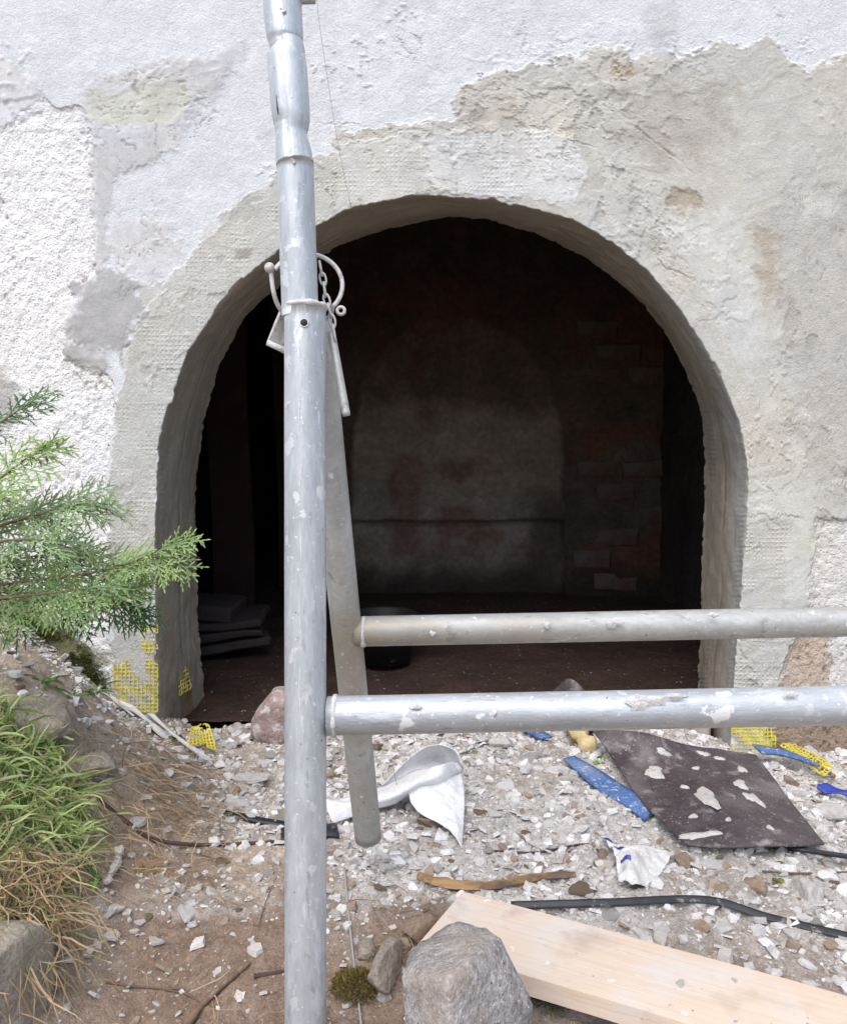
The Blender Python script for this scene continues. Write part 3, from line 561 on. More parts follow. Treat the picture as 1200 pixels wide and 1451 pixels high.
back = part('back_wall', P.reshape(-1, 3), grid_faces(200, 260), M['inner'], attrs={'Col': np.clip(col, .02, .6).reshape(-1, 3)})
back['label'] = 'dim cellar back wall with a walled-up arch'
# bricks laid bare on the right of the walled-up arch and in the low courses
def rbox(dx, dy, dz, rnd, bev=.008):
    bm = bmesh.new(); bmesh.ops.create_cube(bm, size=1)
    for v_ in bm.verts: v_.co = Vector((v_.co.x * dx, v_.co.y * dy, v_.co.z * dz)) + Vector((rnd.uniform(-1, 1), rnd.uniform(-1, 1), rnd.uniform(-1, 1))) * bev * .7
    bmesh.ops.bevel(bm, geom=bm.edges[:] + bm.verts[:], offset=bev, segments=1, affect='EDGES')
    return bm
brick_meshes = []
for i in range(5):
    bm = rbox(.20, .08, .085, random.Random(i), .008); me = bpy.data.meshes.new('brick'); bm.to_mesh(me); bm.free(); me.materials.append(M['brick']); brick_meshes.append(me)
zrow = 0.06; r_ = 0
bwl = parent_loc(back)
while zrow < 1.25:
    x = PY(842, 700, YB).x + (.0 if r_ % 2 else .10)
    while x < bx1 - .08:
        if random.random() < .95:
            b_ = link('brick', random.choice(brick_meshes), back, Vector((x + random.uniform(-.008, .008), YB + .041 + random.uniform(-.012, .006), zrow)) - bwl); b_.rotation_euler = (random.uniform(-.04, .04), random.uniform(-.03, .03), random.uniform(-.04, .04)); b_.scale = (random.uniform(.8, 1.02), 1, random.uniform(.85, 1.02))
        x += .215
    zrow += .1; r_ += 1
def plain_wall(name, a, b_, c, d, seed, nu=40, nv=40, amp=.02, m='dark'):
    P, n, U, W, h_ = wall_grid(a, b_, c, d, nu, nv, amp, seed); P = P + n * h_[..., None]
    return part(name, P.reshape(-1, 3), grid_faces(nu, nv), M[m])
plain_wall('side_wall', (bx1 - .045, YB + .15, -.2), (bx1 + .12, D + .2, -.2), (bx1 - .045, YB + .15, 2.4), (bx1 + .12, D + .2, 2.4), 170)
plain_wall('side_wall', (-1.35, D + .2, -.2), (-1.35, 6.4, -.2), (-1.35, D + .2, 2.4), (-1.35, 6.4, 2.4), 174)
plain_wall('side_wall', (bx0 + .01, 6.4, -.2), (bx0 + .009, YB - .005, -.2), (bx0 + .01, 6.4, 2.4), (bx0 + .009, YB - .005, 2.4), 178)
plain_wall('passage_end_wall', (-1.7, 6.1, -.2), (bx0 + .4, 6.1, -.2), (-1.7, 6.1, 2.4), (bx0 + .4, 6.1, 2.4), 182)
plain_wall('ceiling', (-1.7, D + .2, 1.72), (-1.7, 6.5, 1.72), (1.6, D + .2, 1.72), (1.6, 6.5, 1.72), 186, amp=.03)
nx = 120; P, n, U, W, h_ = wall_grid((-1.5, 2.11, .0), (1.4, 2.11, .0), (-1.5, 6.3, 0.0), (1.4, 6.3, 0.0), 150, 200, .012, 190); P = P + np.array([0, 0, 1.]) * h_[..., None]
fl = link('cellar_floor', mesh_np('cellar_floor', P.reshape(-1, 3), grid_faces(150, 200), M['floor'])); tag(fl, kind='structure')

# ------------------------------------------------------------------ ground
def axis(lo, hi, step, far_lo, far_hi, nfar):
    core = np.arange(lo, hi + 1e-6, step); g = np.geomspace(step * 1.5, 1, nfar)
    left = lo - (abs(far_lo - lo)) * np.geomspace(step * 1.5 / abs(far_lo - lo), 1, nfar)[::-1]; right = hi + (far_hi - hi) * np.geomspace(step * 1.5 / (far_hi - hi), 1, nfar)
    return np.concatenate([left, core, right])
gx = axis(-1.1, 1.1, .0046, -60, 60, 34); gy = axis(.72, 2.12, .0046, -60, 60, 34)
GX, GY = np.meshgrid(gx, gy, indexing='ij'); near = (abs(GX) < 3) & (GY > -1) & (GY < 4)
GZ = gz(GX, GY)
def rubble_density(x, y):
    """how much plaster rubble lies on the soil, 0..1"""
    px, py = topx(x, y, gz(x, y, False))
    d = sst(1.14, 1.40, y + .14 * fbm(x * 5, y * 5, 3, 200) + .16 * sst(0, .35, x) - .15 * sst(-.08, -.2, x)) * (1 - .88 * sst(-.32, -.46, x - .15 * sst(1.7, 2.0, y) * -1))
    d = np.maximum(d * (.55 + .45 * sst(-.35, .1, fbm(x * 4, y * 4, 3, 208))), .40 * sst(.2, .6, fbm(x * 6, y * 6, 3, 206)) * sst(1.0, 1.2, y))
    return np.clip(d, 0, 1)
den = rubble_density(GX, GY)
n1 = fbm(GX * 14, GY * 14, 4, 210); n2 = fbm(GX * 50, GY * 50, 3, 214)
brown = np.array([.25, .178, .13]); dust = np.array([.555, .525, .485]); dk = np.array([.13, .09, .065]); slope_c = np.array([.46, .385, .30])
f = np.clip(den * 1.25 + .30 * n1 * sst(.05, .4, den) + .12 * n2, 0, 1)
gc = brown * (1 - f[..., None]) + dust * f[..., None]
f2 = sst(.15, .5, n1 - n2 * .3) * .40 * (1 - .85 * den); gc = gc * (1 - f2[..., None]) + dk * f2[..., None]
sl = np.maximum(sst(.0, .25, -.36 - GX), .8 * sst(-.12, -.30, GX) * sst(1.28, 1.42, GY)) * (GY < 2.2); gc = gc * (1 - .7 * sl[..., None]) + slope_c * .7 * sl[..., None]
gc = gc * (1 + .18 * fbm(GX * 3, GY * 3, 3, 218))[..., None]
ground = link('ground', mesh_np('ground', np.stack([GX, GY, GZ], -1).reshape(-1, 3), grid_faces(len(gx), len(gy)), M['soil'], attrs={'Col': np.clip(gc, .02, .8).reshape(-1, 3)})); tag(ground, kind='structure')

# ------------------------------------------------------------------ scaffold trestle
foot = PD(433, 1500, .985); tr = empty('scaffold_trestle', (foot.x, foot.y, float(gz(foot.x, foot.y))))
tag(tr, 'grey galvanised steel folding scaffold trestle standing before the archway', 'trestle')
def steel(name, pts, r, m='galv', parent=tr, seg=28, n=None, wob=.0, seed=0, hollow=False, sm=True):
    pts = [Vector(p) for p in pts]
    if n:
        a, b_ = pts[0], pts[-1]; pts = [a.lerp(b_, i / (n - 1)) for i in range(n)]
    def bf(i, an): return 1 + wob * float(fbm(np.array([i * .6]), np.array([math.cos(an) * 2 + 5]), 2, seed)[0])
    V, F = tube_np(pts, r, seg, not hollow, bf if wob else None)
    if hollow:   # open ends with wall thickness
        V2, F2 = tube_np([pts[0], pts[-1]], r * .88, seg, False); V, F = join([(V, F), (V2, [f[:, ::-1] for f in F2])])
        o1 = len(V) - 2 * seg; k = np.arange(seg); k2 = (k + 1) % seg; e = len(V) - 3 * seg
        F.append(np.stack([k, k2, o1 + k2, o1 + k], -1)); F.append(np.stack([e + k, o1 + seg + k, o1 + seg + k2, e + k2], -1))
        by = {}
        for f in F: by.setdefault(f.shape[1], []).append(f)
        F = [np.concatenate(v_) for v_ in by.values()]
    return part(name, V, F, M[m], parent, sm)
RF = .0242
def ax_line(p0, p1, d0, d1):
    return PD(*p0, d0), PD(*p1, d1)
a, b_ = PD(432.5, 432, .985), foot; b_ = Vector((b_.x, b_.y, float(gz(b_.x, b_.y)) - .02)) if True else b_
b_ = a + (foot - a) * ((float(gz(foot.x, foot.y)) - .01 - a.z) / (foot.z - a.z))
leg = steel('front_leg', [a, b_], RF, n=60, wob=.006, seed=3, hollow=True)
axis_f = (a - b_).normalized()
# crust of mortar and rolled lip on the upper end of the socket
def ring_pts(c, ax, r, n=28, u0=None):
    u = ax.cross(Vector((0, 1, 0))).normalized(); v_ = ax.cross(u).normalized(); return [c + (u * math.cos(t) + v_ * math.sin(t)) * r for t in np.linspace(0, 2 * math.pi, n, endpoint=True)]
def lump_ring(name, c, ax, r, rt, m, parent, seed, amp=.5):
    pts = ring_pts(c, ax, r, 44); n = len(pts); rs = [rt * (1 + amp * float(fbm(np.array([math.cos(2 * math.pi * i / (n - 1)) * 3]), np.array([math.sin(2 * math.pi * i / (n - 1)) * 3]), 3, seed)[0])) for i in range(n)]
    V, F = tube_np(pts, rs, 8, False); return part(name, V, F, M[m], parent)
lump_ring('mortar_crust', a - axis_f * .002, axis_f, RF * .955, .0030, 'weld', leg, 300, .9)
# pin hole facing the viewer, a dark disc painted as its shaded bore inside a rim
hc = a.lerp(b_, 0.0) - axis_f * .025; hc = PD(431, 457, .985 - RF - .0003); nrm_h = (PD(431, 457, .5) - PD(431, 457, 1.0)).normalized()
hole_o = None
V, F = tube_np([hc + nrm_h * -.004, hc + nrm_h * .0006], [.0042, .0042], 16, True); hole_o = part('pin_hole', V, F, M['hole'], leg)
V, F = tube_np([hc + (RT * math.cos(t) + UP * math.sin(t)) * .0046 + nrm_h * .0003 for t in np.linspace(0, 2 * math.pi, 20)], .0007, 6, False); part('hole_rim', V, F, M['weld'], hole_o)
for xo, rr_, nm, mm in ((-7, .0008, 'weld_seam', 'weld'), (-3, .0004, 'scratch', 'hole')):  # seam strand is pale to hold the leg's highlight, thin dark line beside it
    V, F = tube_np([PD(432.5 + xo + 1.2 * math.sin(y * .05), y, .985 - RF * .97) for y in range(480, 1060, 12)], [rr_ * (.4 + abs(math.sin(y * .031 + xo))) for y in range(480, 1060, 12)], 6); part(nm, V, F, M[mm], leg)
# inner post, then a crimped spigot of the next post inside it
c0, c1 = PD(425.5, 448, .985), PD(418, 228, .978)
post = steel('inner_post', [c0, c1], .0213, n=16, wob=.008, seed=7, hollow=True)
ax_p = (c1 - c0).normalized()
sp_px = [(418, 232, 26.5), (416, 215, 25.5), (413, 190, 24.0), (412.5, 172, 27), (410, 140, 28), (408, 110, 28), (406, 85, 27.5), (405.5, 70, 26), (404, 60, 24.5), (403.5, 50, 26), (401, 20, 27), (399, -30, 27.2), (388, -220, 27.2), (372, -480, 27.2)]
sp_c = [PD(x, y, .975) for x, y, r in sp_px]; pth = smooth_path(sp_c, 90); rr = np.interp(np.linspace(0, 1, 90), np.linspace(0, 1, len(sp_px)), [r for *_, r in sp_px]) * .975 / FPX
def crimp(i, an):
    # flat dents with a crease running down the tube at the side facing the room's mouth
    d = (an - 2.98 + math.pi) % (2 * math.pi) - math.pi; y_ = np.interp(i / 89, np.linspace(0, 1, len(sp_px)), [q[1] for q in sp_px])
    left = max(0., math.cos(an - 2.2)); g = math.exp(-(d / .11) ** 2) * .10 * (1 if y_ > 60 else .7) - math.exp(-((d - .2) / .1) ** 2) * .03; dent = .16 * math.exp(-((y_ - 66) / 8) ** 2) * left ** 2 + .06 * math.exp(-((y_ - 190) / 16) ** 2) * (1 - math.cos(2 * d)) * .8 + .10 * math.exp(-((y_ - 178) / 12) ** 2) * max(0., math.cos(an - 2.6)) ** 4 + .05 * left ** 3 * (1 if 66 < y_ < 180 else 0)
    return 1 - g - dent + .008 * float(fbm(np.array([i * .25]), np.array([an * 1.3]), 2, 305)[0])
V, F = tube_np(pth, list(rr), 40, True, crimp); spig = part('upper_post', V, F, M['galv'], tr); spig['label'] = 'dented upper post with a crimped lower end'
# weld seam down the upper post and its rusty joint line
seam = [p + (CAM - p).normalized() * (r_ * .93) + RT * (-.0015 + .0012 * math.sin(i * 1.3)) for i, (p, r_) in enumerate(zip(pth, rr)) if i < 60]
V, F = tube_np(seam, [.0013 + .0007 * (math.sin(i * .9) + math.sin(i * 2.3)) * .5 for i in range(len(seam))], 6); part('weld_seam', V, F, M['weld'], spig)
slit = [PD(x, y, .975 - 27.0 * .975 / FPX * .78) for x, y in ((389, 92), (391, 115), (394, 162))]
V, F = tube_np(smooth_path(slit, 14), [.0002] + [.0011] * 12 + [.0002], 6); part('seam_slit', V, F, M['hole'], spig)
lump_ring('rust_ring', c1 + ax_p * .0005, ax_p, .0195, .0016, 'rust', post, 308, .6)
# cross arm of the upper post, just entering at the top
steel('cross_arm', [PD(415, -8, .975), PD(446, -9, .975)], .010, n=6)
# rear frame
RR = .0226
ra, rb = PD(445.5, 452, 1.09), PD(520.5, 1176, 1.42)
rb = ra + (rb - ra) * 1.02
rear = steel('rear_leg', [ra, rb], RR, 'galv_dirty', n=50, wob=.006, seed=12)
V, F = tube_np([PD(502.5, 1058 + q, 1.385 - RR * 1.02) for q in (-16, -6, 4)], [.0006, .0018, .0006], 6); part('scratch', V, F, M['hole'], rear)
def rear_at(py):
    t = (py - 452) / (1176 - 452); w0, w1 = 1 / 1.09, 1 / 1.42; d_ = 1 / (w0 + (w1 - w0) * t); return PD(445.5 + 75 * t, py, d_), d_
p, dr = rear_at(895); rail_end = PD(1640, 872, dr + .02)
rail2 = steel('rail', [p + RT * .012, rail_end], .0226, 'galv_dirty', n=60, wob=.006, seed=14); rail2['label'] = 'upper cross rail welded to the rear legs'
lump_ring('weld', p + RT * .0255, RT, .0215, .0026, 'weld', rail2, 310, 1.1)
p1 = PD(446, 1014.5, .985); frail_end = PD(1640, 991, .985)
rail1 = steel('rail', [p1 + RT * .015, frail_end], .0226, 'galv_rail', n=60, wob=.006, seed=16); rail1['label'] = 'lower cross rail welded to the front legs'
lump_ring('weld', p1 + RT * .0235, RT, .0218, .0028, 'weld', rail1, 312, 1.1)
# the pair of legs at the far end of the rails
off = frail_end - p1
fe = steel('front_leg', [a + off, b_ + off - Vector((0, 0, .02))], RF, n=20); re_ = steel('rear_leg', [ra + (rail_end - p), rb + (rail_end - p) - Vector((0, 0, .01))], RR, 'galv_dirty', n=20)
# mortar dabs on the rails
def dab(px, py, d_, w_, h_, seed, parent, rad):
    n = 13; r2 = random.Random(seed); V = [(0, 0, .0008)]; 
    for rr_, zz in ((.6, .0008), (1.0, -.0005)):
        for k in range(n):
            an = 2 * math.pi * k / n; q = rr_ * (1 + r2.uniform(-.5, .5)); V.append((math.cos(an) * w_ * q, math.sin(an) * h_ * q, zz * r2.uniform(.5, 1.4)))
    c = PD(px, py, d_); N_ = (CAM - c).normalized(); W = []
    for x, y, z in V: W.append(c + RT * x + UP * y + N_ * (math.sqrt(max(rad * rad - (y + (PD(px, py, d_) - PD(px, py, d_)).z) ** 2, 0)) - rad + z))
    F = [np.array([[0, 1 + k, 1 + (k + 1) % n] for k in range(n)]), np.array([[1 + k, 1 + n + k, 1 + n + (k + 1) % n, 1 + (k + 1) % n] for k in range(n)])]
    part('mortar_dab', np.array([tuple(q) for q in W]), F, M['weld'], parent)
for i, (x, y, w_, h_) in enumerate(((905, 999, 16, 14), (925, 992, 24, 8), (960, 987, 16, 4), (1120, 985, 9, 5), (590, 1003, 9, 4), (700, 1012, 6, 7))):
    dab(x, y, .985 - RR, w_ * .8e-3, h_ * .8e-3, i, rail1, RR)
for i, (x, y, w_, h_) in enumerate(((775, 886, 5, 7), (872, 882, 9, 7), (612, 898, 4, 4), (1010, 872, 7, 4))):
    dab(x, y, dr - RR, w_ * 1.1e-3, h_ * 1.1e-3, 20 + i, rail2, RR)
# wire ring with ball end and curl, chain and locking pin, hinge plate
rc_ = []; 
for t in np.linspace(math.radians(158), math.radians(158 - 290), 60):
    x = 434 + 52 * math.cos(t); y = 403 - 48 * math.sin(t) ; rc_.append(PD(x, y, 1.012 + .02 * math.sin(t)))
curl = [PD(x, y, .995) for x, y in ((478, 446), (487, 447), (489, 439), (484, 433), (478, 436), (478, 443))]
ring_pts_ = []
for t in np.linspace(math.radians(148), math.radians(-42), 46): ring_pts_.append(PD(434 + 51 * math.cos(t), 404 - 45 * math.sin(t), 1.016 + .012 * math.sin(t)))
V, F = tube_np(smooth_path(ring_pts_ + [PD(466, 450, 1.02), PD(450, 455, 1.03)], 90), .0027, 10)
lock = part('lock_ring', V, F, M['zinc_white'], tr); V, F = tube_np([PD(483 + 5.2 * math.cos(t), 440 + 5.2 * math.sin(t), 1.005) for t in np.linspace(0, 2 * math.pi, 16)], .0021, 8, False); part('ring_eye', V, F, M['zinc_white'], lock)
lock['label'] = 'pale wire locking ring round the post'
V, F = tube_np(smooth_path([PD(384, 383, 1.0), PD(385, 395, 1.0), PD(388, 415, 1.0), PD(395, 434, 1.008), PD(410, 450, 1.02), PD(440, 458, 1.03)], 30), .0027, 10); part('ring_bow', V, F, M['zinc_white'], lock)
V, F = tube_np(smooth_path([PD(390, 382, .998), PD(398, 374, 1.0), PD(412, 366, 1.01)], 10), .0024, 10); part('ring_stem', V, F, M['zinc_white'], lock)
bm = bmesh.new(); bmesh.ops.create_uvsphere(bm, u_segments=18, v_segments=12, radius=.0062); bm.transform(Matrix.Translation(PD(382, 379, .998) - parent_loc(lock)))
me = bpy.data.meshes.new('ring_ball'); bm.to_mesh(me); bm.free(); me.materials.append(M['zinc_white']); me.polygons.foreach_set('use_smooth', [True] * len(me.polygons)); link('ring_ball', me, lock)
chain_px = [(453, 372), (456, 388), (459, 402), (461, 418), (465, 432), (469, 447), (472, 462), (475, 480)]
chn = []
for i in range(len(chain_px) - 1):
    p0, p1_ = PD(*chain_px[i], 1.0), PD(*chain_px[i + 1], 1.0); c = (p0 + p1_) / 2; t = (p1_ - p0); L_ = t.length * .66; t.normalize(); sdv = (RT if i % 2 else FW); sdv = (sdv - t * sdv.dot(t)).normalized()
    lp = [c + t * math.cos(q) * L_ + sdv * math.sin(q) * .0036 for q in np.linspace(0, 2 * math.pi, 14)]
    V, F = tube_np(lp, .0014, 6, False); chn.append((V, F))
    if i == 0: chain = part('chain_link', V, F, M['zinc_white'], tr)
    else: part('chain_link', V, F, M['zinc_white'], tr)
V, F = tube_np([PD(469, 470, 1.005), PD(471, 480, 1.005), PD(490, 584, .995), PD(491, 589, .995)], [.0044, .0050, .0050, .0046], 14); part('locking_pin', V, F, M['galv_dirty'], tr)
P = np.array([[tuple(PD(x, y, 1.02 + .01 * k)) for k, (x, y) in enumerate(r_)] for r_ in (((404, 425), (412, 430), (425, 440)), ((391, 455), (402, 460), (420, 470)), ((379, 484), (395, 492), (415, 503)))])
V, F = sheet(P, .004); plate = part('hinge_plate', V, F, M['zinc_white'], tr, smooth=False)
V, F = tube_np([PD(379, 485, 1.018), PD(398, 494, 1.018), PD(415, 503, 1.03)], .0036, 8); part('plate_lip', V, F, M['weld'], plate)
P = np.array([[tuple(PD(x, y, 1.03 + .03 * k)) for k in range(3)] for x, y in ((436, 436), (446, 462), (462, 505))]); V, F = sheet(P, .006); part('hinge_plate', V, F, M['galv_dirty'], tr, smooth=False)

# string hanging down the wall
pts = [PY(x, y, D - .028) for x, y in ((447, -60), (450, 10), (458, 70), (467, 130), (475, 180), (484, 230), (497, 292))]
V, F = tube_np(smooth_path(pts, 40), .00065, 5); tag(based('string', V, F, M['string']), 'thin grey string hanging down the white wall above the arch', 'string')

# ------------------------------------------------------------------ stones
def rock_np(dims, seed, cuts=7, rough=.07, sub=4, sup=2.6):
    r2 = random.Random(seed); bm = bmesh.new(); bmesh.ops.create_icosphere(bm, subdivisions=sub, radius=1)
    pl = []
    for _ in range(cuts):
        n = Vector((r2.gauss(0, 1), r2.gauss(0, 1), r2.gauss(0, .8))).normalized(); pl.append((n, r2.uniform(.48, .8)))
    V = []
    for v_ in bm.verts:
        c = v_.co; k = (abs(c.x) ** sup + abs(c.y) ** sup + abs(c.z) ** sup) ** (-1 / sup); p = c * k
        for n, d_ in pl:
            e = p.dot(n) - d_
            if e > 0: p = p - n * e * .97
        V.append(tuple(p))
    V = np.array(V); F = np.array([[v_.index for v_ in f_.verts] for f_ in bm.faces]); bm.free()
    q = fbm(V[:, 0] * 2.2 + V[:, 2] * 1.3 + seed, V[:, 1] * 2.2 - V[:, 2] * 1.7, 4, seed % 17) ; q2 = fbm(V[:, 0] * 9 + V[:, 2] * 5, V[:, 1] * 9 - V[:, 2] * 7 + seed, 3, 5)
    V = V * (1 + rough * q + rough * .35 * q2)[:, None]
    return V * np.array(dims)[None, :] / 2, [F]
def rock(name, loc, dims, seed, m, label, cat='stone', rot=(0, 0, 0), group=None, sink=.15, **kw):
    V, F = rock_np(dims, seed, **kw); R = np.array(Euler(rot).to_matrix()); V = V @ R.T; V[:, 2] -= V[:, 2].min() + (V[:, 2].max() - V[:, 2].min()) * sink
    return tag(link(name, mesh_np(name, V, F, M[m], True), None, loc), label, cat, group)
# big granite block: hull of measured corners
gpx = [(568, 1388, .965), (580, 1345, 1.02), (640, 1307, 1.06), (690, 1316, 1.05), (708, 1328, 1.0), (678, 1350, .945), (634, 1386, .90), (756, 1425, .985), (722, 1490, .955), (640, 1500, .885), (575, 1480, .945), (750, 1480, 1.05), (600, 1470, 1.07)]
bm = bmesh.new()
for q in gpx: bm.verts.new(PD(*q))
bmesh.ops.convex_hull(bm, input=bm.verts[:])
for v_ in [v_ for v_ in bm.verts if not v_.link_faces]: bm.verts.remove(v_)
bmesh.ops.triangulate(bm, faces=bm.faces[:]); bmesh.ops.bevel(bm, geom=bm.edges[:], offset=.0028, segments=1, affect='EDGES', profile=.6); bmesh.ops.triangulate(bm, faces=bm.faces[:])
for _ in range(3): bmesh.ops.subdivide_edges(bm, edges=[e for e in bm.edges if e.calc_length() > .006], cuts=1); bmesh.ops.triangulate(bm, faces=bm.faces[:])
V = np.array([tuple(v_.co) for v_ in bm.verts]); bm.verts.ensure_lookup_table(); bm.normal_update(); Nn = np.array([tuple(v_.normal) for v_ in bm.verts]); F = np.array([[v_.index for v_ in f_.verts] for f_ in bm.faces]); bm.free()
hn = .0022 * fbm(V[:, 0] * 22 + V[:, 2] * 9, V[:, 1] * 22 - V[:, 2] * 14, 4, 320) + .0020 * fbm(V[:, 0] * 95 + V[:, 2] * 40, V[:, 2] * 95 + V[:, 1] * 60, 3, 324); V = V + Nn * hn[:, None]
tag(based('granite_stone', V, [F], M['granite'], True), 'large angular grey granite stone lying against the end of the plank', 'stone')
p = G(384, 1056); rock('stone_block', (p.x, p.y + .05, p.z), (.105, .11, .135), 21, 'redstone', 'rounded reddish stone block with white mortar stains by the left jamb', sup=4, cuts=3, rough=.05, sink=.1)
p = G(336, 1022); rock('stone_block', (p.x, p.y + .05, p.z + .01), (.085, .09, .085), 25, 'redstone', 'small square reddish stone with a chalky front behind the rounded block', sup=5, cuts=2, rough=.05, sink=.05)
p = G(30, 1024); rock('boulder', (p.x + .0, p.y + .04, p.z), (.20, .14, .085), 31, 'greystone', 'long smooth grey boulder half buried in the bank above the grass', rot=(0, .18, -.25), sup=2.4, cuts=6, rough=.09, sink=.40)
p = G(-8, 1462); rock('boulder', (p.x - .01, p.y + .03, p.z), (.14, .14, .14), 37, 'greystone', 'big brown-grey boulder under the hanging dry grass', cuts=5, rough=.08, sink=.2)
p = G(112, 1105); rock('boulder', (p.x - .01, p.y + .03, p.z), (.12, .10, .08), 41, 'greystone', 'sandy grey boulder under the brown needles of the bank', cuts=8, rough=.12, sink=.55, rot=(.1, .2, .3))
for i, (x, y, d_, m, lab) in enumerate((
    (612, 1172, (.055, .045, .022), 'brown_chip', 'flat pinkish stone lying under the white fleece'), (590, 1330, (.075, .05, .05), 'brown_chip', 'earthy brown stone beside the granite stone'),
    (545, 1395, (.10, .06, .06), 'greystone', 'sandy stone in the soil by the mossy tuft'), (520, 1365, (.04, .035, .04), 'greystone', 'pale square pebble above the mossy tuft'),
    (562, 1350, (.05, .025, .03), 'brown_chip', 'long brown stone between granite stone and wire'), (545, 1240, (.028, .026, .026), 'grey_chip', 'pale grey lump of mortar beside the broken stick'),
    (972, 1232, (.055, .05, .04), 'brown_chip', 'crumbly brown clod behind the black strap'), (1150, 1276, (.085, .055, .04), 'grey_chip', 'large grey-beige mortar lump at the strap end'),
    (1075, 1268, (.05, .03, .035), 'brown_chip', 'tan broken stone in the rubble by the strap'), (1190, 1165, (.08, .06, .045), 'grey_chip', 'grey slab of mortar beside the dark sheet'),
    (742, 1090, (.036, .03, .026), 'white_chip', 'chunky white plaster lump behind the blue strip'), (1150, 1072, (.10, .06, .05), 'grey_chip', 'heap of grey mortar under the right foot of the wall'),
    (1120, 1115, (.045, .04, .03), 'brown_chip', 'brown crumb of mortar under the blue offcut'), (357, 1110, (.09, .06, .018), 'grey_chip', 'flat grey dried mortar cake on the rubble'),
    (335, 1125, (.02, .018, .016), 'brown_chip', 'small tan pebble beside the grey mortar cake'), (1030, 1322, (.05, .035, .012), 'grey_chip', 'thin grey mortar crust on the soil by the plank'),
    (1130, 1330, (.04, .03, .01), 'grey_chip', 'flat grey plaster flake beyond the strap'), (760, 1200, (.05, .03, .012), 'grey_chip', 'smooth grey mortar flake in the white crumbs'))):
    p = G(x, y); rock('stone', (p.x, p.y + d_[1] * .3, p.z), d_, 60 + i * 3, m, lab, sub=4, cuts=13, rough=.13, sink=.25, rot=(0, 0, i * .7))

for i, (x, y, w_, m, lab) in enumerate(((640, 1052, 40, 'grey_chip', 'dusty mortar lump against the pink sill'), (560, 1060, 34, 'white_chip', 'white plaster lump behind the rear leg'), (600, 1048, 26, 'white_chip', 'white plaster lump at the foot of the sill'), (715, 1062, 44, 'grey_chip', 'grey crushed mortar heap beside the blue scrap'), (1000, 1052, 30, 'white_chip', 'white plaster lump at the right jamb foot'), (985, 1060, 22, 'grey_chip', 'grey plaster lump beside the curled sheet'), (1120, 1240, 40, 'white_chip', 'broad white plaster lump beyond the dark sheet'), (1180, 1250, 36, 'white_chip', 'white plaster lump near the short black strip'), (1060, 1215, 34, 'grey_chip', 'grey slab of plaster at the dark sheet corner'), (930, 1262, 36, 'white_chip', 'white plaster slab between wrapper and strap'), (700, 1160, 26, 'grey_chip', 'grey plaster lump in fine crumbs'), (310, 1090, 26, 'white_chip', 'white plaster lump by the torn mesh scrap'), (235, 1100, 22, 'white_chip', 'white plaster lump under the narrow strip'), (480, 1215, 24, 'grey_chip', 'grey lump beside the thin wire'), (560, 1215, 22, 'white_chip', 'white lump between rear leg and broken stick'), (1100, 1160, 22, 'grey_chip', 'small grey lump against the dark sheet edge'), (330, 1060, 24, 'grey_chip', 'grey crumbly lump before the rounded red block'), (310, 1030, 26, 'grey_chip', 'dark grey lump between jamb and red block'))):
    p = G(x, y); w_ = w_ * p.y / FPX; rock('plaster_lump', (p.x, p.y + w_ * .3, p.z), (w_, w_ * .8, w_ * .5), 160 + i * 3, m, lab, 'plaster lump', sub=4, cuts=12, rough=.16, sink=.35, rot=(0, 0, i * .9))
# sill stone of the opening
xs0, xs1 = PY(520, 1030, 2.12).x, PY(1000, 1030, 2.12).x
bm = rbox(xs1 - xs0, .17, .13, random.Random(4), .008); bmesh.ops.subdivide_edges(bm, edges=[e for e in bm.edges if e.calc_length() > .5], cuts=60)
for v_ in bm.verts: v_.co.z += .004 * float(fbm(np.array([v_.co.x * 6]), np.array([v_.co.y * 6]), 3, 330)[0]); v_.co.y += .004 * float(fbm(np.array([v_.co.x * 8]), np.array([v_.co.z * 8]), 3, 333)[0])
me = bpy.data.meshes.new('sill_stone'); bm.to_mesh(me); bm.free(); me.materials.append(M['pink']); o = link('sill_stone', me, None, ((xs0 + xs1) / 2, 2.165, -.05)); tag(o, 'worn pinkish stone sill across the foot of the archway', 'sill')

# ------------------------------------------------------------------ plank, broken stick, laths
A = G(655, 1263, .045); B = G(1200, 1410, .05); A.z = float(gz(A.x, A.y)) + .045; ax = (B - A).normalized(); ax.z = 0.0; ax.normalize()
side = Vector((ax.y, -ax.x, 0)); 
if side.y > 0: side = -side
LP, WP, TP = 1.35, .150, .028
bm = bmesh.new(); nseg = 40
for i in range(nseg + 1):
    for (sy, sz) in ((0, 0), (0, 1), (1, 1), (1, 0)):
        bm.verts.new((LP * i / nseg + (sy * -.012 if i == 0 else 0), -WP * sy, (sz - 1) * TP))
bm.verts.ensure_lookup_table()
for i in range(nseg):
    for k in range(4):
        a0, a1 = i * 4 + k, i * 4 + (k + 1) % 4; bm.faces.new([bm.verts[q] for q in (a0, a0 + 4, a1 + 4, a1)])
bm.faces.new([bm.verts[q] for q in (0, 1, 2, 3)]); bm.faces.new([bm.verts[nseg * 4 + q] for q in (3, 2, 1, 0)])
bmesh.ops.bevel(bm, geom=[e for e in bm.edges if abs((e.verts[0].co - e.verts[1].co).x) > .001 and e.calc_length() > .02 or len(e.link_faces) == 2 and e.calc_face_angle(0) > 1], offset=.0022, segments=2, affect='EDGES')
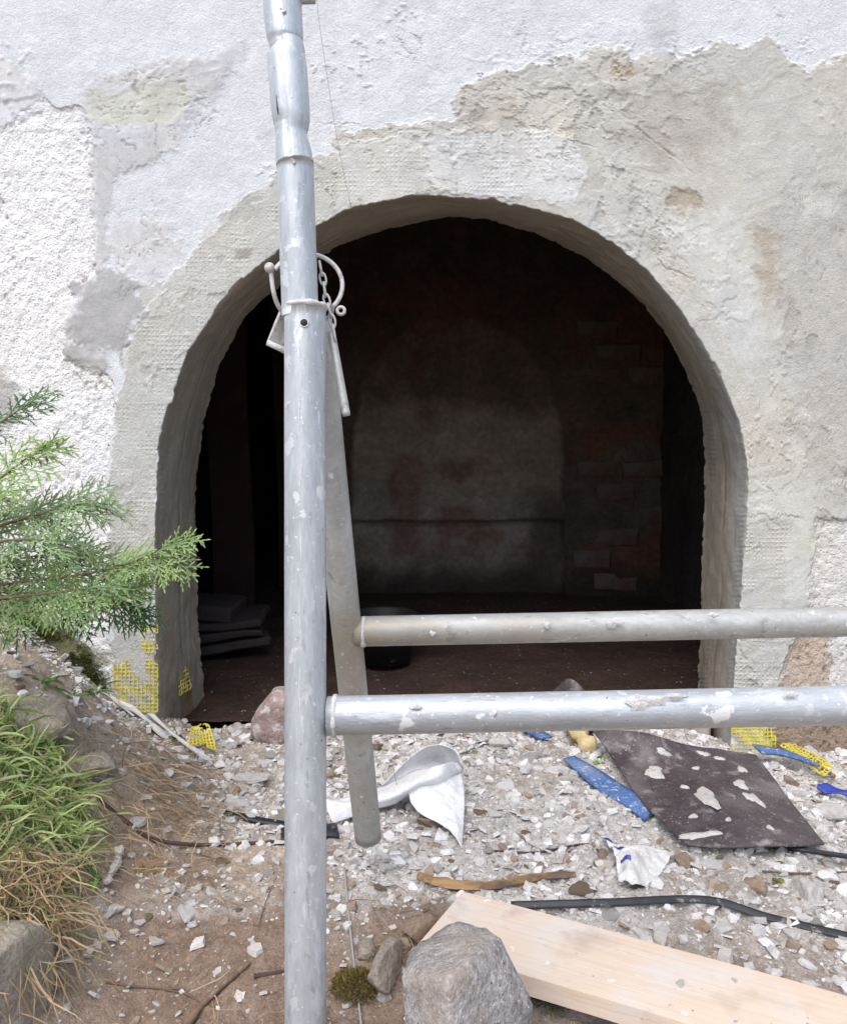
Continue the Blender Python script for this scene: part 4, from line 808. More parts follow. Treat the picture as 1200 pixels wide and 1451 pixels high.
for v_ in bm.verts:
    v_.co.z += .0025 * math.sin(v_.co.x * 3.0) + .0012 * float(fbm(np.array([v_.co.x * 9]), np.array([v_.co.y * 9]), 2, 340)[0]); v_.co.y += .0012 * float(fbm(np.array([v_.co.x * 14]), np.array([v_.co.z * 3]), 2, 343)[0])
me = bpy.data.meshes.new('plank'); bm.to_mesh(me); bm.free(); me.materials.append(M['plank'])
plank = link('plank', me, None, A); yawp = math.atan2(ax.y, ax.x); zB = float(gz(A.x + ax.x * .62, A.y + ax.y * .62)); pitchp = math.atan2(A.z - (zB + .05), .62)
plank.rotation_euler = (0, 0, 0); plank.rotation_mode = 'XYZ'
plank.matrix_world = Matrix.Translation(A) @ Matrix.Rotation(yawp, 4, 'Z') @ Matrix.Rotation(pitchp, 4, 'Y')
tag(plank, 'long pale pine plank spattered with plaster lying across the rubble', 'plank')
def plank_pt(u, v_, dz=0): return plank.matrix_world @ Vector((u, -v_, .0 + dz))

def stick(name, px, r, m, label, cat='stick', lift=.006, n=30, seg=8, wob=.3, seed=0, group=None, dz=None):
    c = [G(x, y) + Vector((0, 0, lift if dz is None else dz[i])) for i, (x, y) in enumerate(px)]; pts = smooth_path(c, n)
    rs = [(r[0] + (r[1] - r[0]) * i / (n - 1)) * (1 + wob * float(fbm(np.array([i * .5]), np.array([seed + .5]), 3, seed)[0])) for i in range(n)]
    rough_ = wob > .45; seg = 7 if rough_ else seg; V, F = tube_np(pts, rs, seg, True, lambda i, an: (.6 + .55 * abs(math.cos(an + .4))) * (1 + .45 * float(fbm(np.array([i * .23]), np.array([math.floor(an * 1.2) * 3.7]), 2, seed + 4)[0])) if rough_ else 1 + wob * .6 * float(fbm(np.array([i * .3 + an]), np.array([an * 2.0]), 2, seed + 2)[0])); return tag(based(name, V, F, M[m], not rough_), label, cat, group)
stick('broken_stick', [(594, 1250), (640, 1262), (700, 1263), (760, 1252), (815, 1247)], (.011, .006), 'wood', 'split weathered wooden stick lying behind the plank end', wob=.5, seed=4, lift=.010)
stick('twig', [(250, 1475), (285, 1430), (325, 1392), (354, 1368)], (.006, .0035), 'twig', 'bent grey-brown twig on the bare soil', seed=6, lift=.004, wob=.4)
stick('root', [(95, 1110), (135, 1135), (180, 1168), (215, 1192), (270, 1200), (330, 1200), (402, 1195)], (.004, .003), 'root', 'dark brown root running down the bank along the litter', seed=8, lift=.004)
stick('root', [(360, 1385), (380, 1382), (402, 1378)], (.004, .002), 'root', 'short black root in a soil crack beside the front leg', seed=9, lift=.001)
stick('twig', [(488, 1235), (492, 1280), (497, 1330), (504, 1390), (512, 1460)], (.0017, .0017), 'string', 'thin grey wire bending through the soil beside the front leg', 'wire', seed=10, lift=.006, wob=.1)
stick('twig', [(366, 1318), (378, 1280), (392, 1248)], (.001, .0008), 'straw_green' if False else 'twig', 'thin straight stalk standing in soil', seed=12, lift=.006)
stick('twig', [(150, 1262), (165, 1235), (172, 1210)], (.008, .004), 'grey_chip', 'pale splintered wood chip stuck in the bank', 'wood chip', seed=14, lift=.012, wob=.6)
stick('twig', [(150, 1395), (200, 1402), (260, 1405)], (.0016, .001), 'twig', 'short fine twig on the soil below the bank', seed=15, lift=.003)
stick('twig', [(232, 1405), (262, 1412), (305, 1432)], (.0016, .001), 'twig', 'curved fine twig beside the bent twig', seed=16, lift=.003)
stick('twig', [(700, 1210), (760, 1212), (830, 1200), (850, 1212)], (.0022, .0016), 'root', 'long thin dark twig in the white crumbs', seed=17, lift=.005)
stick('twig', [(1080, 1240), (1140, 1243), (1215, 1240)], (.002, .0016), 'twig', 'thin straight twig under the dark sheet', seed=18, lift=.006)
stick('twig', [(1148, 1082), (1165, 1100), (1180, 1112)], (.006, .005), 'wood', 'short broken wood splinter at the right foot of the wall', seed=19, lift=.02)
for i, (x0, y0, x1, y1, wd, lab) in enumerate(((168, 1000, 240, 1052, .016, 'broad white plaster lath on the bank below the yellow mesh'), (205, 1015, 300, 1088, .008, 'narrow white strip sloping down to the rubble'), (112, 968, 108, 1010, .012, 'short upright white strip among the weeds'), (140, 985, 190, 1020, .010, 'grey splintered strip beside the broad white lath'))):
    p0, p1_ = G(x0, y0) + Vector((0, 0, .014)), G(x1, y1) + Vector((0, 0, .012)); t = (p1_ - p0); s_ = t.cross(Vector((0, 0, 1))).normalized()
    P = np.array([[tuple(p0 + t * u + s_ * wd * (v_ - .5) * (1 + .5 * math.sin(u * 9 + i)) + Vector((0, 0, .004 * math.sin(u * 5 + i * 2) + .002 * v_))) for v_ in (0, .5, 1)] for u in np.linspace(0, 1, 16)])
    V, F = sheet(P, .004); tag(based('white_strip', V, F, M['white_chip'], False), lab, 'strip')

# ------------------------------------------------------------------ dark sheet with mortar, blue strips, fleece and other scraps
def bilinear_sheet(rows, nu, nv):
    """rows: list of lists of 3D points -> smooth grid"""
    R = [[tuple(p) for p in smooth_path(r_, nv)] for r_ in rows]; return np.array([[tuple(p) for p in smooth_path([r_[j] for r_ in R], nu)] for j in range(nv)]).transpose(1, 0, 2)
def GL(x, y, dz): 
    p = G(x, y, dz); return p
rows = [[GL(838, 1032, .05), GL(905, 1038, .075), GL(970, 1056, .045), GL(1040, 1066, .03), GL(1072, 1072, .03)],
        [GL(868, 1075, .03), GL(925, 1085, .035), GL(985, 1092, .035), GL(1050, 1098, .035), GL(1095, 1104, .035)],
        [GL(905, 1130, .02), GL(960, 1140, .028), GL(1020, 1142, .032), GL(1085, 1142, .035), GL(1128, 1146, .03)],
        [GL(973, 1200, .012), GL(1020, 1203, .016), GL(1080, 1202, .02), GL(1130, 1200, .022), GL(1168, 1196, .018)]]
P = bilinear_sheet(rows, 40, 44); 
g_ = gz(P[..., 0], P[..., 1]) + .004; P[..., 2] = np.maximum(P[..., 2], g_)
P[..., 2] += .004 * fbm(P[..., 0] * 9, P[..., 1] * 9, 2, 350)
# ragged outline
V, F = sheet(P, .0035); felt = based('dark_sheet', V, F, M['felt']); tag(felt, 'dark brown bitumen sheet splashed with grey mortar lying by the right jamb', 'sheet')
Pn = np.cross(np.gradient(P, axis=0), np.gradient(P, axis=1)); Pn /= np.linalg.norm(Pn, axis=-1, keepdims=True); Pn *= np.sign(Pn[..., 2:3])
spx, spy = topx(P[..., 0], P[..., 1], P[..., 2])
def splat_on(px, py, w_, h_, seed, th=.006):
    k = np.argmin((spx - px) ** 2 + (spy - py) ** 2); i, j = np.unravel_index(k, spx.shape); c = P[i, j] + Pn[i, j] * .001; n_ = Vector(Pn[i, j])
    r2 = random.Random(seed); e1 = (RT - n_ * n_.x).normalized(); e2 = n_.cross(e1); m = 18; ph = [r2.uniform(0, 6) for _ in range(3)]; Vv = []
    for a_, hgt in ((0, 1), (.5, .9), (.82, .6), (1.0, -.1)):
        for q in range(m):
            an = 2 * math.pi * q / m; rr_ = a_ * (1 + .25 * math.sin(2 * an + ph[0]) + .18 * math.sin(3 * an + ph[1]) + .12 * math.sin(7 * an + ph[2]))
            hz = th * hgt * r2.uniform(.7, 1.2)
            Vv.append(tuple(Vector(c) + e1 * math.cos(an) * rr_ * w_ + e2 * math.sin(an) * rr_ * h_ + n_ * hz))
    return np.array(Vv), [grid_faces(4, m, True)]
for i, (x, y, w_, h_) in enumerate(((930, 1096, 26, 13), (985, 1092, 8, 4), (1000, 1132, 21, 30), (1052, 1090, 8, 12), (1062, 1130, 14, 10), (1070, 1135, 10, 16), (1050, 1112, 16, 8), (990, 1186, 34, 6), (1000, 1070, 14, 6), (1016, 1078, 12, 5), (940, 1066, 18, 5), (970, 1115, 8, 5), (1090, 1175, 6, 4), (985, 1158, 8, 4), (1030, 1165, 5, 3))):
    sc_ = 1.6 / FPX * .72; V, F = splat_on(x, y, w_ * sc_, h_ * sc_ * 2.0, i, .005); part('mortar_splat', V, F, M['splat'], felt)
# curled end of the sheet over the sill
cpts = [[PY(782, 982, 2.16), PY(798, 966, 2.14), PY(806, 962, 2.12), PY(818, 968, 2.10), PY(836, 990, 2.09)], [PY(800, 1012, 2.08), PY(812, 1002, 2.06), PY(822, 1000, 2.05), PY(836, 1005, 2.04), PY(852, 1020, 2.03)], [PY(826, 1042, 2.0), PY(836, 1036, 1.99), PY(846, 1036, 1.98), PY(856, 1040, 1.97), PY(868, 1046, 1.96)]]
P2 = bilinear_sheet(cpts, 20, 20); V, F = sheet(P2, .004); tag(based('sheet_offcut', V, F, M['felt']), 'curled dark sheet offcut leaning over the sill with its pale underside showing', 'sheet')
def strip(name, ctrl, wd, th, m, label, cat, lift=.01, n=30, nv=4, taper=None, seed=0, twist=0.0, wave=.0, roll=0.0):
    c = [G(x, y) + Vector((0, 0, lift + (q[0] if q else 0))) for x, y, *q in ctrl]; pts = [Vector(tuple(p)) for p in smooth_path(c, n)]; P = []
    for i, p in enumerate(pts):
        t = (pts[min(i + 1, n - 1)] - pts[max(i - 1, 0)]).normalized(); u = i / (n - 1); s_ = t.cross(Vector((0, 0, 1))).normalized(); s_ = (Matrix.Rotation(roll + twist * (u - .2), 3, t) @ s_)
        wdt = wd * (taper(u) if taper else 1); P.append([tuple(p + s_ * wdt * (v_ - .5) + Vector((0, 0, wave * math.sin(u * 7 + v_ * 3 + seed)))) for v_ in np.linspace(0, 1, nv)])
    V, F = sheet(np.array(P), th); return tag(based(name, V, F, M[m]), label, cat)
strip('blue_strip', [(806, 1088, .012), (835, 1105, .006), (870, 1130, .004), (900, 1146, .004), (926, 1162)], .055, .006, 'blue', 'long blue foam strip pushed under the left edge of the dark sheet', 'foam strip', taper=lambda u: .45 + .55 * math.sin(min(1, u * 1.4 + .1) * math.pi * .62), lift=.010, twist=.2)
strip('blue_strip', [(1072, 1082), (1110, 1088), (1158, 1106)], .055, .006, 'blue', 'short pointed blue foam offcut beside the yellow mesh scrap', 'foam strip', taper=lambda u: 1 - .85 * u, lift=.035)
strip('blue_strip', [(742, 1038), (757, 1044), (772, 1052)], .035, .006, 'blue', 'small blue foam scrap lying against the pink sill', 'foam strip', lift=.012)
strip('black_strap', [(724, 1293), (860, 1289), (1000, 1285), (1090, 1310), (1215, 1340)], .0125, .0012, 'black', 'long flat black plastic strap lying between plank and rubble', 'strap', lift=.011, n=60, twist=-.4, roll=.75)
strip('black_strap', [(1100, 1203), (1140, 1214), (1220, 1226)], .012, .005, 'black', 'short black rubber strip coming out from under the dark sheet', 'strap', lift=.012)
strip('dark_scrap', [(318, 1155), (345, 1160), (372, 1166), (410, 1172)], .016, .008, 'black', 'dusty black rubber scrap half buried in the white crumbs', 'rubber scrap', lift=.002)
strip('dark_scrap', [(398, 1190), (440, 1185), (478, 1183)], .05, .004, 'black', 'dark blue-black scrap of foil under the fleece by the rear leg', 'foil scrap', lift=.008, wave=.003)
# yellow mesh scraps
def ground_net(ctrl, nu, nv, label, lift):
    c = [G(x, y) for x, y in ctrl]
    def fn(u, v_):
        a_, b2 = u / nu, v_ / nv; p = (c[0] * (1 - a_) + c[1] * a_) * (1 - b2) + (c[3] * (1 - a_) + c[2] * a_) * b2; p = p.copy(); p.z = max(p.z, float(gz(p.x, p.y, False))) + lift + .004 * math.sin(a_ * 5 + b2 * 4); return p
    V, F = net(fn, nu, nv, lambda u, v_: float(fbm(np.array([u * .3]), np.array([v_ * .3]), 2, nu)[0]) < .55, .0030); tag(based('mesh_scrap', V, F, M['yellow'], False), label, 'mesh scrap')
ground_net([(268, 1068), (306, 1072), (296, 1040), (272, 1040)], 7, 8, 'torn scrap of yellow mesh lying in the white crumbs', .02)
ground_net([(1105, 1074), (1125, 1070), (1180, 1108), (1165, 1116)], 5, 12, 'yellow mesh scrap sticking out beside the blue offcut', .03)
# yellow builder's foam lump
c = [G(806, 1040) + Vector((0, 0, .035)), G(815, 1050) + Vector((0, 0, .032)), G(826, 1062) + Vector((0, 0, .022)), G(842, 1073) + Vector((0, 0, .012))]
V, F = tube_np(smooth_path(c, 24), [.006] + [.020 + .006 * math.sin(i * .8) for i in range(22)] + [.004], 14, True, lambda i, an: 1 + .3 * float(fbm(np.array([i * .3]), np.array([an]), 3, 360)[0])); tag(based('foam_lump', V, F, M['foam']), 'lump of yellow builder foam turning orange beside the dark sheet', 'foam')
# white fleece: a strip rising into a curl, with a pointed flap
rows = [[GL(462, 1135, .030), GL(500, 1128, .03), GL(540, 1116, .035), GL(585, 1096, .065), GL(625, 1084, .085), GL(652, 1080, .06)],
        [GL(464, 1150, .024), GL(503, 1142, .03), GL(541, 1132, .034), GL(588, 1112, .062), GL(628, 1098, .07), GL(656, 1090, .05)],
        [GL(472, 1168, .008), GL(508, 1158, .01), GL(545, 1146, .014), GL(590, 1126, .035), GL(630, 1110, .045), GL(652, 1097, .04)]]
top_ = [[GL(540, 1114, .03), GL(562, 1092, .045), GL(590, 1066, .07), GL(620, 1055, .085), GL(645, 1064, .085), GL(656, 1084, .065)],
        [GL(548, 1118, .015), GL(568, 1102, .022), GL(596, 1082, .03), GL(622, 1074, .035), GL(640, 1078, .04), GL(652, 1090, .04)],
        [GL(560, 1128, .01), GL(580, 1118, .014), GL(600, 1106, .018), GL(622, 1098, .02), GL(638, 1096, .022), GL(650, 1096, .03)]]
flap = [[GL(578, 1124, .045), GL(610, 1112, .055), GL(640, 1102, .055), GL(654, 1096, .045)],
        [GL(586, 1146, .022), GL(612, 1140, .034), GL(638, 1134, .036), GL(658, 1124, .03)],
        [GL(606, 1160, .020), GL(622, 1160, .022), GL(642, 1158, .024), GL(658, 1150, .018)],
        [GL(640, 1180, .010), GL(645, 1186, .014), GL(650, 1196, .010), GL(654, 1204, .004)]]
pp = []
for r_, nu, nv in ((rows, 14, 50), (top_, 26, 30), (flap, 36, 26)):
    Q = bilinear_sheet(r_, nu, nv); Q[..., 2] += .005 * fbm(Q[..., 0] * 26, Q[..., 1] * 26, 3, 365) + .004 * np.abs(fbm(Q[..., 0] * 55, Q[..., 1] * 40, 2, 367)); Q[..., 2] = np.maximum(Q[..., 2], gz(Q[..., 0], Q[..., 1]) + .002); pp.append(sheet(Q, .0012))
V, F = join(pp); tag(based('white_fleece', V, F, M['cloth']), 'crumpled strip of white fleece curling up from the rubble behind the rear leg', 'cloth')
# crumpled wrapper with blue print
rows = [[G(848, 1205) + Vector((0, 0, .025)), G(868, 1228) + Vector((0, 0, .03)), G(876, 1262) + Vector((0, 0, .02))], [G(866, 1208) + Vector((0, 0, .012)), G(890, 1232) + Vector((0, 0, .035)), G(896, 1268) + Vector((0, 0, .022))], [G(905, 1212) + Vector((0, 0, .02)), G(915, 1230) + Vector((0, 0, .02)), G(912, 1262) + Vector((0, 0, .01))], [G(952, 1218) + Vector((0, 0, .012)), G(945, 1232) + Vector((0, 0, .014)), G(930, 1248) + Vector((0, 0, .006))]]
Q = bilinear_sheet(rows, 26, 26); Q[..., 2] += .016 * np.abs(fbm(Q[..., 0] * 34, Q[..., 1] * 34, 3, 370)) - .006; Q[..., 2] = np.maximum(Q[..., 2], gz(Q[..., 0], Q[..., 1]) + .002); V, F = sheet(Q, .0012); wrp = tag(based('wrapper', V, F, M['wrap'], False), 'crumpled white plastic wrapper with blue print in the rubble', 'wrapper')
qn = np.cross(np.gradient(Q, axis=0), np.gradient(Q, axis=1)); qn /= np.linalg.norm(qn, axis=-1, keepdims=True); qn *= np.sign(qn[..., 2:3])
for (i0, i1, j0, j1) in ((0, 5, 4, 7), (2, 8, 9, 12), (3, 9, 17, 19)):
    s_ = Q[i0:i1, j0:j1] + qn[i0:i1, j0:j1] * .0018; V, F = sheet(s_, .0008); part('blue_print', V, F, M['ink'], wrp, smooth=False)
strip('blue_scrap', [(1158, 1128), (1180, 1132), (1215, 1142)], .025, .003, 'ink', 'crumpled bright blue plastic scrap beside the dark sheet', 'plastic scrap', lift=.02, wave=.006, twist=1)

# ------------------------------------------------------------------ things inside the cellar
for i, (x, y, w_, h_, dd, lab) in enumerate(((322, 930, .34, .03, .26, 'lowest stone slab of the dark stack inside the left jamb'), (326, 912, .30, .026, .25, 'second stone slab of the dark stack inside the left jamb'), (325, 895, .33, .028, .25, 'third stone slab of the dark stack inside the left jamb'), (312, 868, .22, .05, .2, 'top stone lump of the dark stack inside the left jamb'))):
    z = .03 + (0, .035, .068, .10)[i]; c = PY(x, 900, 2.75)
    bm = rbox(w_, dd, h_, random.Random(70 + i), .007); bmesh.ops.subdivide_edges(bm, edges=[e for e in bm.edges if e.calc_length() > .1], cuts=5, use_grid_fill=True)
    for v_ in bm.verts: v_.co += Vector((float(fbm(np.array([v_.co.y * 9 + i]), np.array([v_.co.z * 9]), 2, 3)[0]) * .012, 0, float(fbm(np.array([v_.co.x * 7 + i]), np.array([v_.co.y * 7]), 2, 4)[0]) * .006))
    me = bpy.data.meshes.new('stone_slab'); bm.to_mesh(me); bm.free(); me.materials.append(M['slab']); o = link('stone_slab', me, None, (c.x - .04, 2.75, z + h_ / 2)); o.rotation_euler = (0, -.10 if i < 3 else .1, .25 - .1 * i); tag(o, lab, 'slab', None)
def lathe(prof, n=32): 
    V = np.array([[r * math.cos(t), r * math.sin(t), z] for r, z in prof for t in np.linspace(0, 2 * math.pi, n, endpoint=False)]); return V, [grid_faces(len(prof), n, True)]
c = PY(545, 945, 2.62); tub = empty('mortar_tub', (c.x, 2.62, .012)); tag(tub, 'black rubber mortar tub standing on the cellar floor', 'tub')
V, F = lathe([(.0, .004), (.078, .004), (.082, .0), (.095, .14), (.104, .146), (.104, .152), (.096, .152), (.09, .146), (.078, .012), (0, .012)]); link('tub_body', mesh_np('tub_body', V, F, M['tub']), tub)
for s_ in (-1, 1):
    V, F = tube_np([Vector((s_ * .100 + s_ * .02 * math.sin(t), .035 * math.cos(t), .138)) for t in np.linspace(0, math.pi, 10)], .005, 8); link('handle', mesh_np('handle', V, F, M['tub']), tub)
for i, (px, pxt, Y, wd, z1, lab) in enumerate(((403, 400, 3.9, .05, 1.7, 'dark red-brown wooden post in the cellar passage'), (330, 318, 3.3, .16, 1.15, 'dark red-brown board leaning in the cellar behind the left jamb'))):
    a0 = PY(px, 800, Y).x; a1 = PY(pxt, 800, Y).x
    P = np.array([[(a0 * (1 - u) + a1 * u + wd * (v_ - .5) + .006 * math.sin(u * 6), Y + .12 * u * (1 if i else .05) + .004 * math.sin(u * 4 + v_), .0 + z1 * u) for v_ in np.linspace(0, 1, 5)] for u in np.linspace(0, 1, 20)])
    V, F = sheet(P, .03 if i else .05); tag(based('wooden_board', V, F, M['redwood'], False), lab, 'board')

# ------------------------------------------------------------------ plaster chips and crumbs
def chip_templates(n, seed, thick):
    r2 = np.random.default_rng(seed); out = []
    for _ in range(n):
        an = np.sort(r2.random(6) * .7 + np.arange(6)) / 6 * 2 * math.pi; rr_ = r2.uniform(.55, 1.1, 6); asp = r2.uniform(.55, 1)
        b0 = np.stack([np.cos(an) * rr_, np.sin(an) * rr_ * asp, -np.ones(6) * .5], 1); sh = r2.uniform(.72, 1.0, 6)
        t0 = np.stack([np.cos(an) * rr_ * sh, np.sin(an) * rr_ * asp * sh, np.ones(6) * .5 + r2.uniform(-.25, .25, 6)], 1)
        V = np.concatenate([b0, t0]); V[:, 2] *= r2.uniform(*thick); out.append(V)
    return np.array(out)
k6 = np.arange(6); CH_T = np.array([[6, 7, 8, 9, 10, 11]]); CH_S = np.stack([k6, (k6 + 1) % 6, (k6 + 1) % 6 + 6, k6 + 6], -1); CH_B = np.array([[5, 4, 3, 2, 1, 0]])
def eul(rx, ry, rz):
    cx, sx, cy, sy, cz, sz = np.cos(rx), np.sin(rx), np.cos(ry), np.sin(ry), np.cos(rz), np.sin(rz)
    return np.stack([np.stack([cy * cz, sx * sy * cz - cx * sz, cx * sy * cz + sx * sz], -1), np.stack([cy * sz, sx * sy * sz + cx * cz, cx * sy * sz - sx * cz], -1), np.stack([-sy, sx * cy, cx * cy], -1)], -2)
def blocked(x, y):
    """footprints of the plank and the large stones"""
    q = np.stack([x - A.x, y - A.y], -1) @ np.array([[ax.x, side.x], [ax.y, side.y]]); b0 = (q[..., 0] > -.01) & (q[..., 1] > -.012) & (q[..., 1] < WP + .012)
    return b0 | ((x - .055) ** 2 + (y - .96) ** 2 < .075 ** 2)
N0 = 105000; r2 = np.random.default_rng(77)
cx_ = r2.uniform(-.95, 1.05, N0); cy_ = r2.uniform(.78, 2.06, N0) ; dn = rubble_density(cx_, cy_)
clump = .35 + .65 * sst(-.25, .35, fbm(cx_ * 11, cy_ * 11, 3, 400))
bankm = sst(.02, .2, -.38 - cx_); keepp = np.where(bankm > .5, .05, .05 + .95 * dn * clump); keepp = np.where((cy_ > 1.85) & (bankm > .3), .45, keepp)
ok = (r2.random(N0) < keepp) & ~blocked(cx_, cy_) & (cx_ > -.49 * cy_ - .12) & (cx_ < .52 * cy_ + .1); cx_, cy_, dn = cx_[ok], cy_[ok], dn[ok]; n_ = len(cx_)
size = np.clip(.0024 * r2.pareto(1.8, n_) + .0017, .0017, .016); T = chip_templates(24, 3, (.25, .8))
flat = r2.random(n_) < .45
def chip_colors(n, dn, r2):
    u = r2.random(n); c = np.empty((n, 3)); w_ = u < .48 + .16 * dn; g = (~w_) & (u < .92); b0 = ~(w_ | g)
    v_ = r2.uniform(.82, 1.12, n)[:, None]
    mixw = r2.random(n)[:, None] ** .8; c[w_] = (np.array([.52, .495, .465]) * (1 - mixw) + np.array([.76, .75, .74]) * mixw)[w_]; c[g] = (np.array([.44, .41, .375]) * (1 - mixw) + np.array([.58, .555, .525]) * mixw)[g]; c[b0] = np.array([.33, .255, .195]); return np.clip(c * v_, .03, .86)
cc = chip_colors(n_, dn, r2)
Vt = T[r2.integers(0, len(T), n_)].copy(); Vt[:, :, 2] *= np.where(flat, .45, 1.0)[:, None]
R = eul(r2.normal(0, .3, n_), r2.normal(0, .3, n_), r2.uniform(0, 6.28, n_))
V = np.einsum('nij,nkj->nki', R, Vt * size[:, None, None]); zc = gz(cx_, cy_) + size * .12
V += np.stack([cx_, cy_, zc], -1)[:, None, :]
offs = (np.arange(n_) * 12)[:, None, None]; F = [(CH_T[None] + offs).reshape(-1, 6), (CH_S[None] + offs).reshape(-1, 4)]
crumbs = link('rubble_crumbs', mesh_np('rubble_crumbs', V.reshape(-1, 3), F, M['chip'], False, {'Col': np.repeat(cc, 12, 0)}))
tag(crumbs, 'white and grey crumbs of knocked-off plaster strewn over the soil', 'rubble', kind='stuff')
# larger chips, one by one
kinds = [('white_chip', 'white plaster chip lying loose in the rubble', 'white plaster chips', 'plaster_chip'), ('grey_chip', 'grey mortar chip lying loose in the rubble', 'grey mortar chips', 'mortar_chip'), ('brown_chip', 'brown earthy stone chip lying loose in the rubble', 'brown stone chips', 'stone_chip')]
big = {}
for mk_, *_ in kinds:
    L_ = []
    for i, V in enumerate(chip_templates(9, hash(len(mk_)) % 50 + 7, (.16, .5))):
        bm = bmesh.new(); vs_ = [bm.verts.new(v_) for v_ in V]
        for f_ in [list(CH_T[0])] + [list(q) for q in CH_S] + [list(CH_B[0])]: bm.faces.new([vs_[q] for q in f_])
        bmesh.ops.bevel(bm, geom=bm.edges[:], offset=.05, segments=1, affect='EDGES')
        me = bpy.data.meshes.new(mk_); bm.to_mesh(me); bm.free(); me.materials.append(M[mk_]); L_.append(me)
    big[mk_] = L_
MARKS = [('white fleece', 590, 1125), ('dark sheet', 1010, 1140), ('long blue strip', 865, 1128), ('black strap', 950, 1285), ('blue-printed wrapper', 890, 1235), ('rear leg foot', 520, 1180), ('broken stick', 690, 1258), ('front leg of the trestle', 432, 1330), ('rounded reddish block', 384, 1050), ('yellow foam lump', 822, 1055), ('grey mortar cake', 357, 1110), ('torn yellow mesh scrap', 285, 1055), ('brown root', 300, 1200), ('mossy tuft', 505, 1400), ('right yellow mesh', 1070, 1075), ('large mortar lump', 1150, 1276), ('middle of the plank', 940, 1330), ('long thin dark twig', 775, 1210), ('chunky white plaster lump', 742, 1090), ('bent twig', 300, 1415), ('upright white strip', 110, 990), ('broad white lath', 204, 1026), ('long smooth boulder', 35, 990), ('mossy wall foot', 60, 910), ('dark withered spray', 228, 1245), ('short fine twig', 205, 1400), ('splintered wood chip', 162, 1236), ('sandy boulder of the bank', 112, 1090), ('thin straight stalk', 378, 1280)]
MARKP = [(n_m, G(px_m, py_m)) for n_m, px_m, py_m in MARKS]
def chip_label(ki, x, y, s_):
    nm_ = min(MARKP, key=lambda q: (q[1].x - x) ** 2 + (q[1].y - y) ** 2)[0]; sz = 'small' if s_ < .0105 else 'middling' if s_ < .015 else 'large'
    k_ = ('white plaster chip', 'grey mortar chip', 'brown earthy stone chip')[ki]; return f'{sz} {k_} nearest the {nm_}', f'{sz} {k_}s near the {nm_}'
def put_chip(ki, x, y, s_, dz=0.0, tilt=.18, z=None, lab=None, rz=None):
    mk_, l_, g_, nm = kinds[ki]; o = link(nm, random.choice(big[mk_]), None, (x, y, (float(gz(x, y)) + s_ * .10 + dz) if z is None else z)); o.scale = (s_, s_ * random.uniform(.75, 1.1), s_ * random.uniform(.7, 1.1))
    o.rotation_euler = (random.gauss(0, tilt), random.gauss(0, tilt), random.uniform(0, 6.28) if rz is None else rz)
    l2, g2 = chip_label(ki, x, y, s_); tag(o, lab or l2, 'chip', None if lab else g2); return o
r3 = np.random.default_rng(91); cnt = [0, 0, 0]; lim = [215, 140, 70]
while sum(cnt) < 425:
    x, y = r3.uniform(-.9, 1.0), r3.uniform(.95, 2.03)
    if not (-.5 * y < x < .52 * y) or blocked(np.array(x), np.array(y)): continue
    if (x - .30) ** 2 < .3 and False: continue
    d_ = float(rubble_density(np.array(x), np.array(y))); 
    if x < -.40 and y < 1.75: d_ = .04
    if r3.random() > d_ * (.35 + .65 * float(sst(-.2, .35, fbm(np.array(x * 8), np.array(y * 8), 3, 404)))): continue
    ki = int(r3.choice(3, p=[.55, .32, .13])); 
    if cnt[ki] >= lim[ki]: continue
    cnt[ki] += 1; put_chip(ki, x, y, float(np.clip(.008 + .008 * r3.pareto(2.2), .008, .030)))
# chips the photograph singles out on the bare soil
for x, y, w_ in ((183, 1305, 8), (198, 1308, 10), (190, 1322, 9), (200, 1325, 7), (268, 1285, 16), (272, 1312, 14), (245, 1262, 12), (258, 1258, 8), (185, 1213, 10), (207, 1212, 8), (127, 1392, 6), (178, 1388, 6), (212, 1380, 7), (222, 1425, 9), (172, 1440, 8), (277, 1242, 11), (375, 1262, 12), (330, 1325, 8), (284, 1338, 6), (358, 1338, 8), (200, 1250, 7), (160, 1166, 6), (140, 1185, 8), (152, 1108, 11), (235, 1225, 9), (320, 1263, 6), (325, 1372, 6), (362, 1398, 5), (352, 1434, 6), (240, 1290, 5), (262, 1228, 10), (340, 1220, 12), (350, 1102 + 40, 11), (365, 1175, 7), (320, 1165, 6), (300, 1150, 9)):
    p = G(x, y); put_chip(0, p.x, p.y, w_ * p.y / FPX, tilt=.12)
for x, y, w_ in ((170, 1015, 14), (140, 1002, 10), (190, 1030, 12), (75, 960, 16), (95, 985, 14), (40, 945, 15), (15, 925, 14), (20, 958, 22), (55, 990, 16), (150, 1040, 12), (210, 1060, 12), (120, 1030, 12), (230, 1075, 10), (255, 1055, 10), (180, 1065, 10), (65, 930, 10), (110, 950, 12), (10, 905, 10)):
    p = G(x, y); put_chip(0 if w_ % 3 else 1, p.x, p.y, w_ * p.y / FPX, tilt=.4)
for x, y, w_, lab in ((745, 1092, 20, 'thick white plaster chip left of the blue strip'), (790, 1095, 22, 'long white plaster shard beside the blue strip'), (690, 1118, 10, 'white chip below the fleece curl'), (875, 1282, 14, 'white shard by the wrapper above the strap'), (835, 1270, 14, 'pointed white shard left of the wrapper'), (1195, 1215, 22, 'wide white shard at the short black strip'), (1010, 1225, 22, 'long white shard below the dark sheet'), (1060, 1245, 16, 'broad white shard under the dark sheet corner'), (860, 1240, 20, 'white shard behind the wrapper')):
    p = G(x, y); put_chip(0, p.x, p.y, w_ * p.y / FPX, tilt=.25, lab=lab)
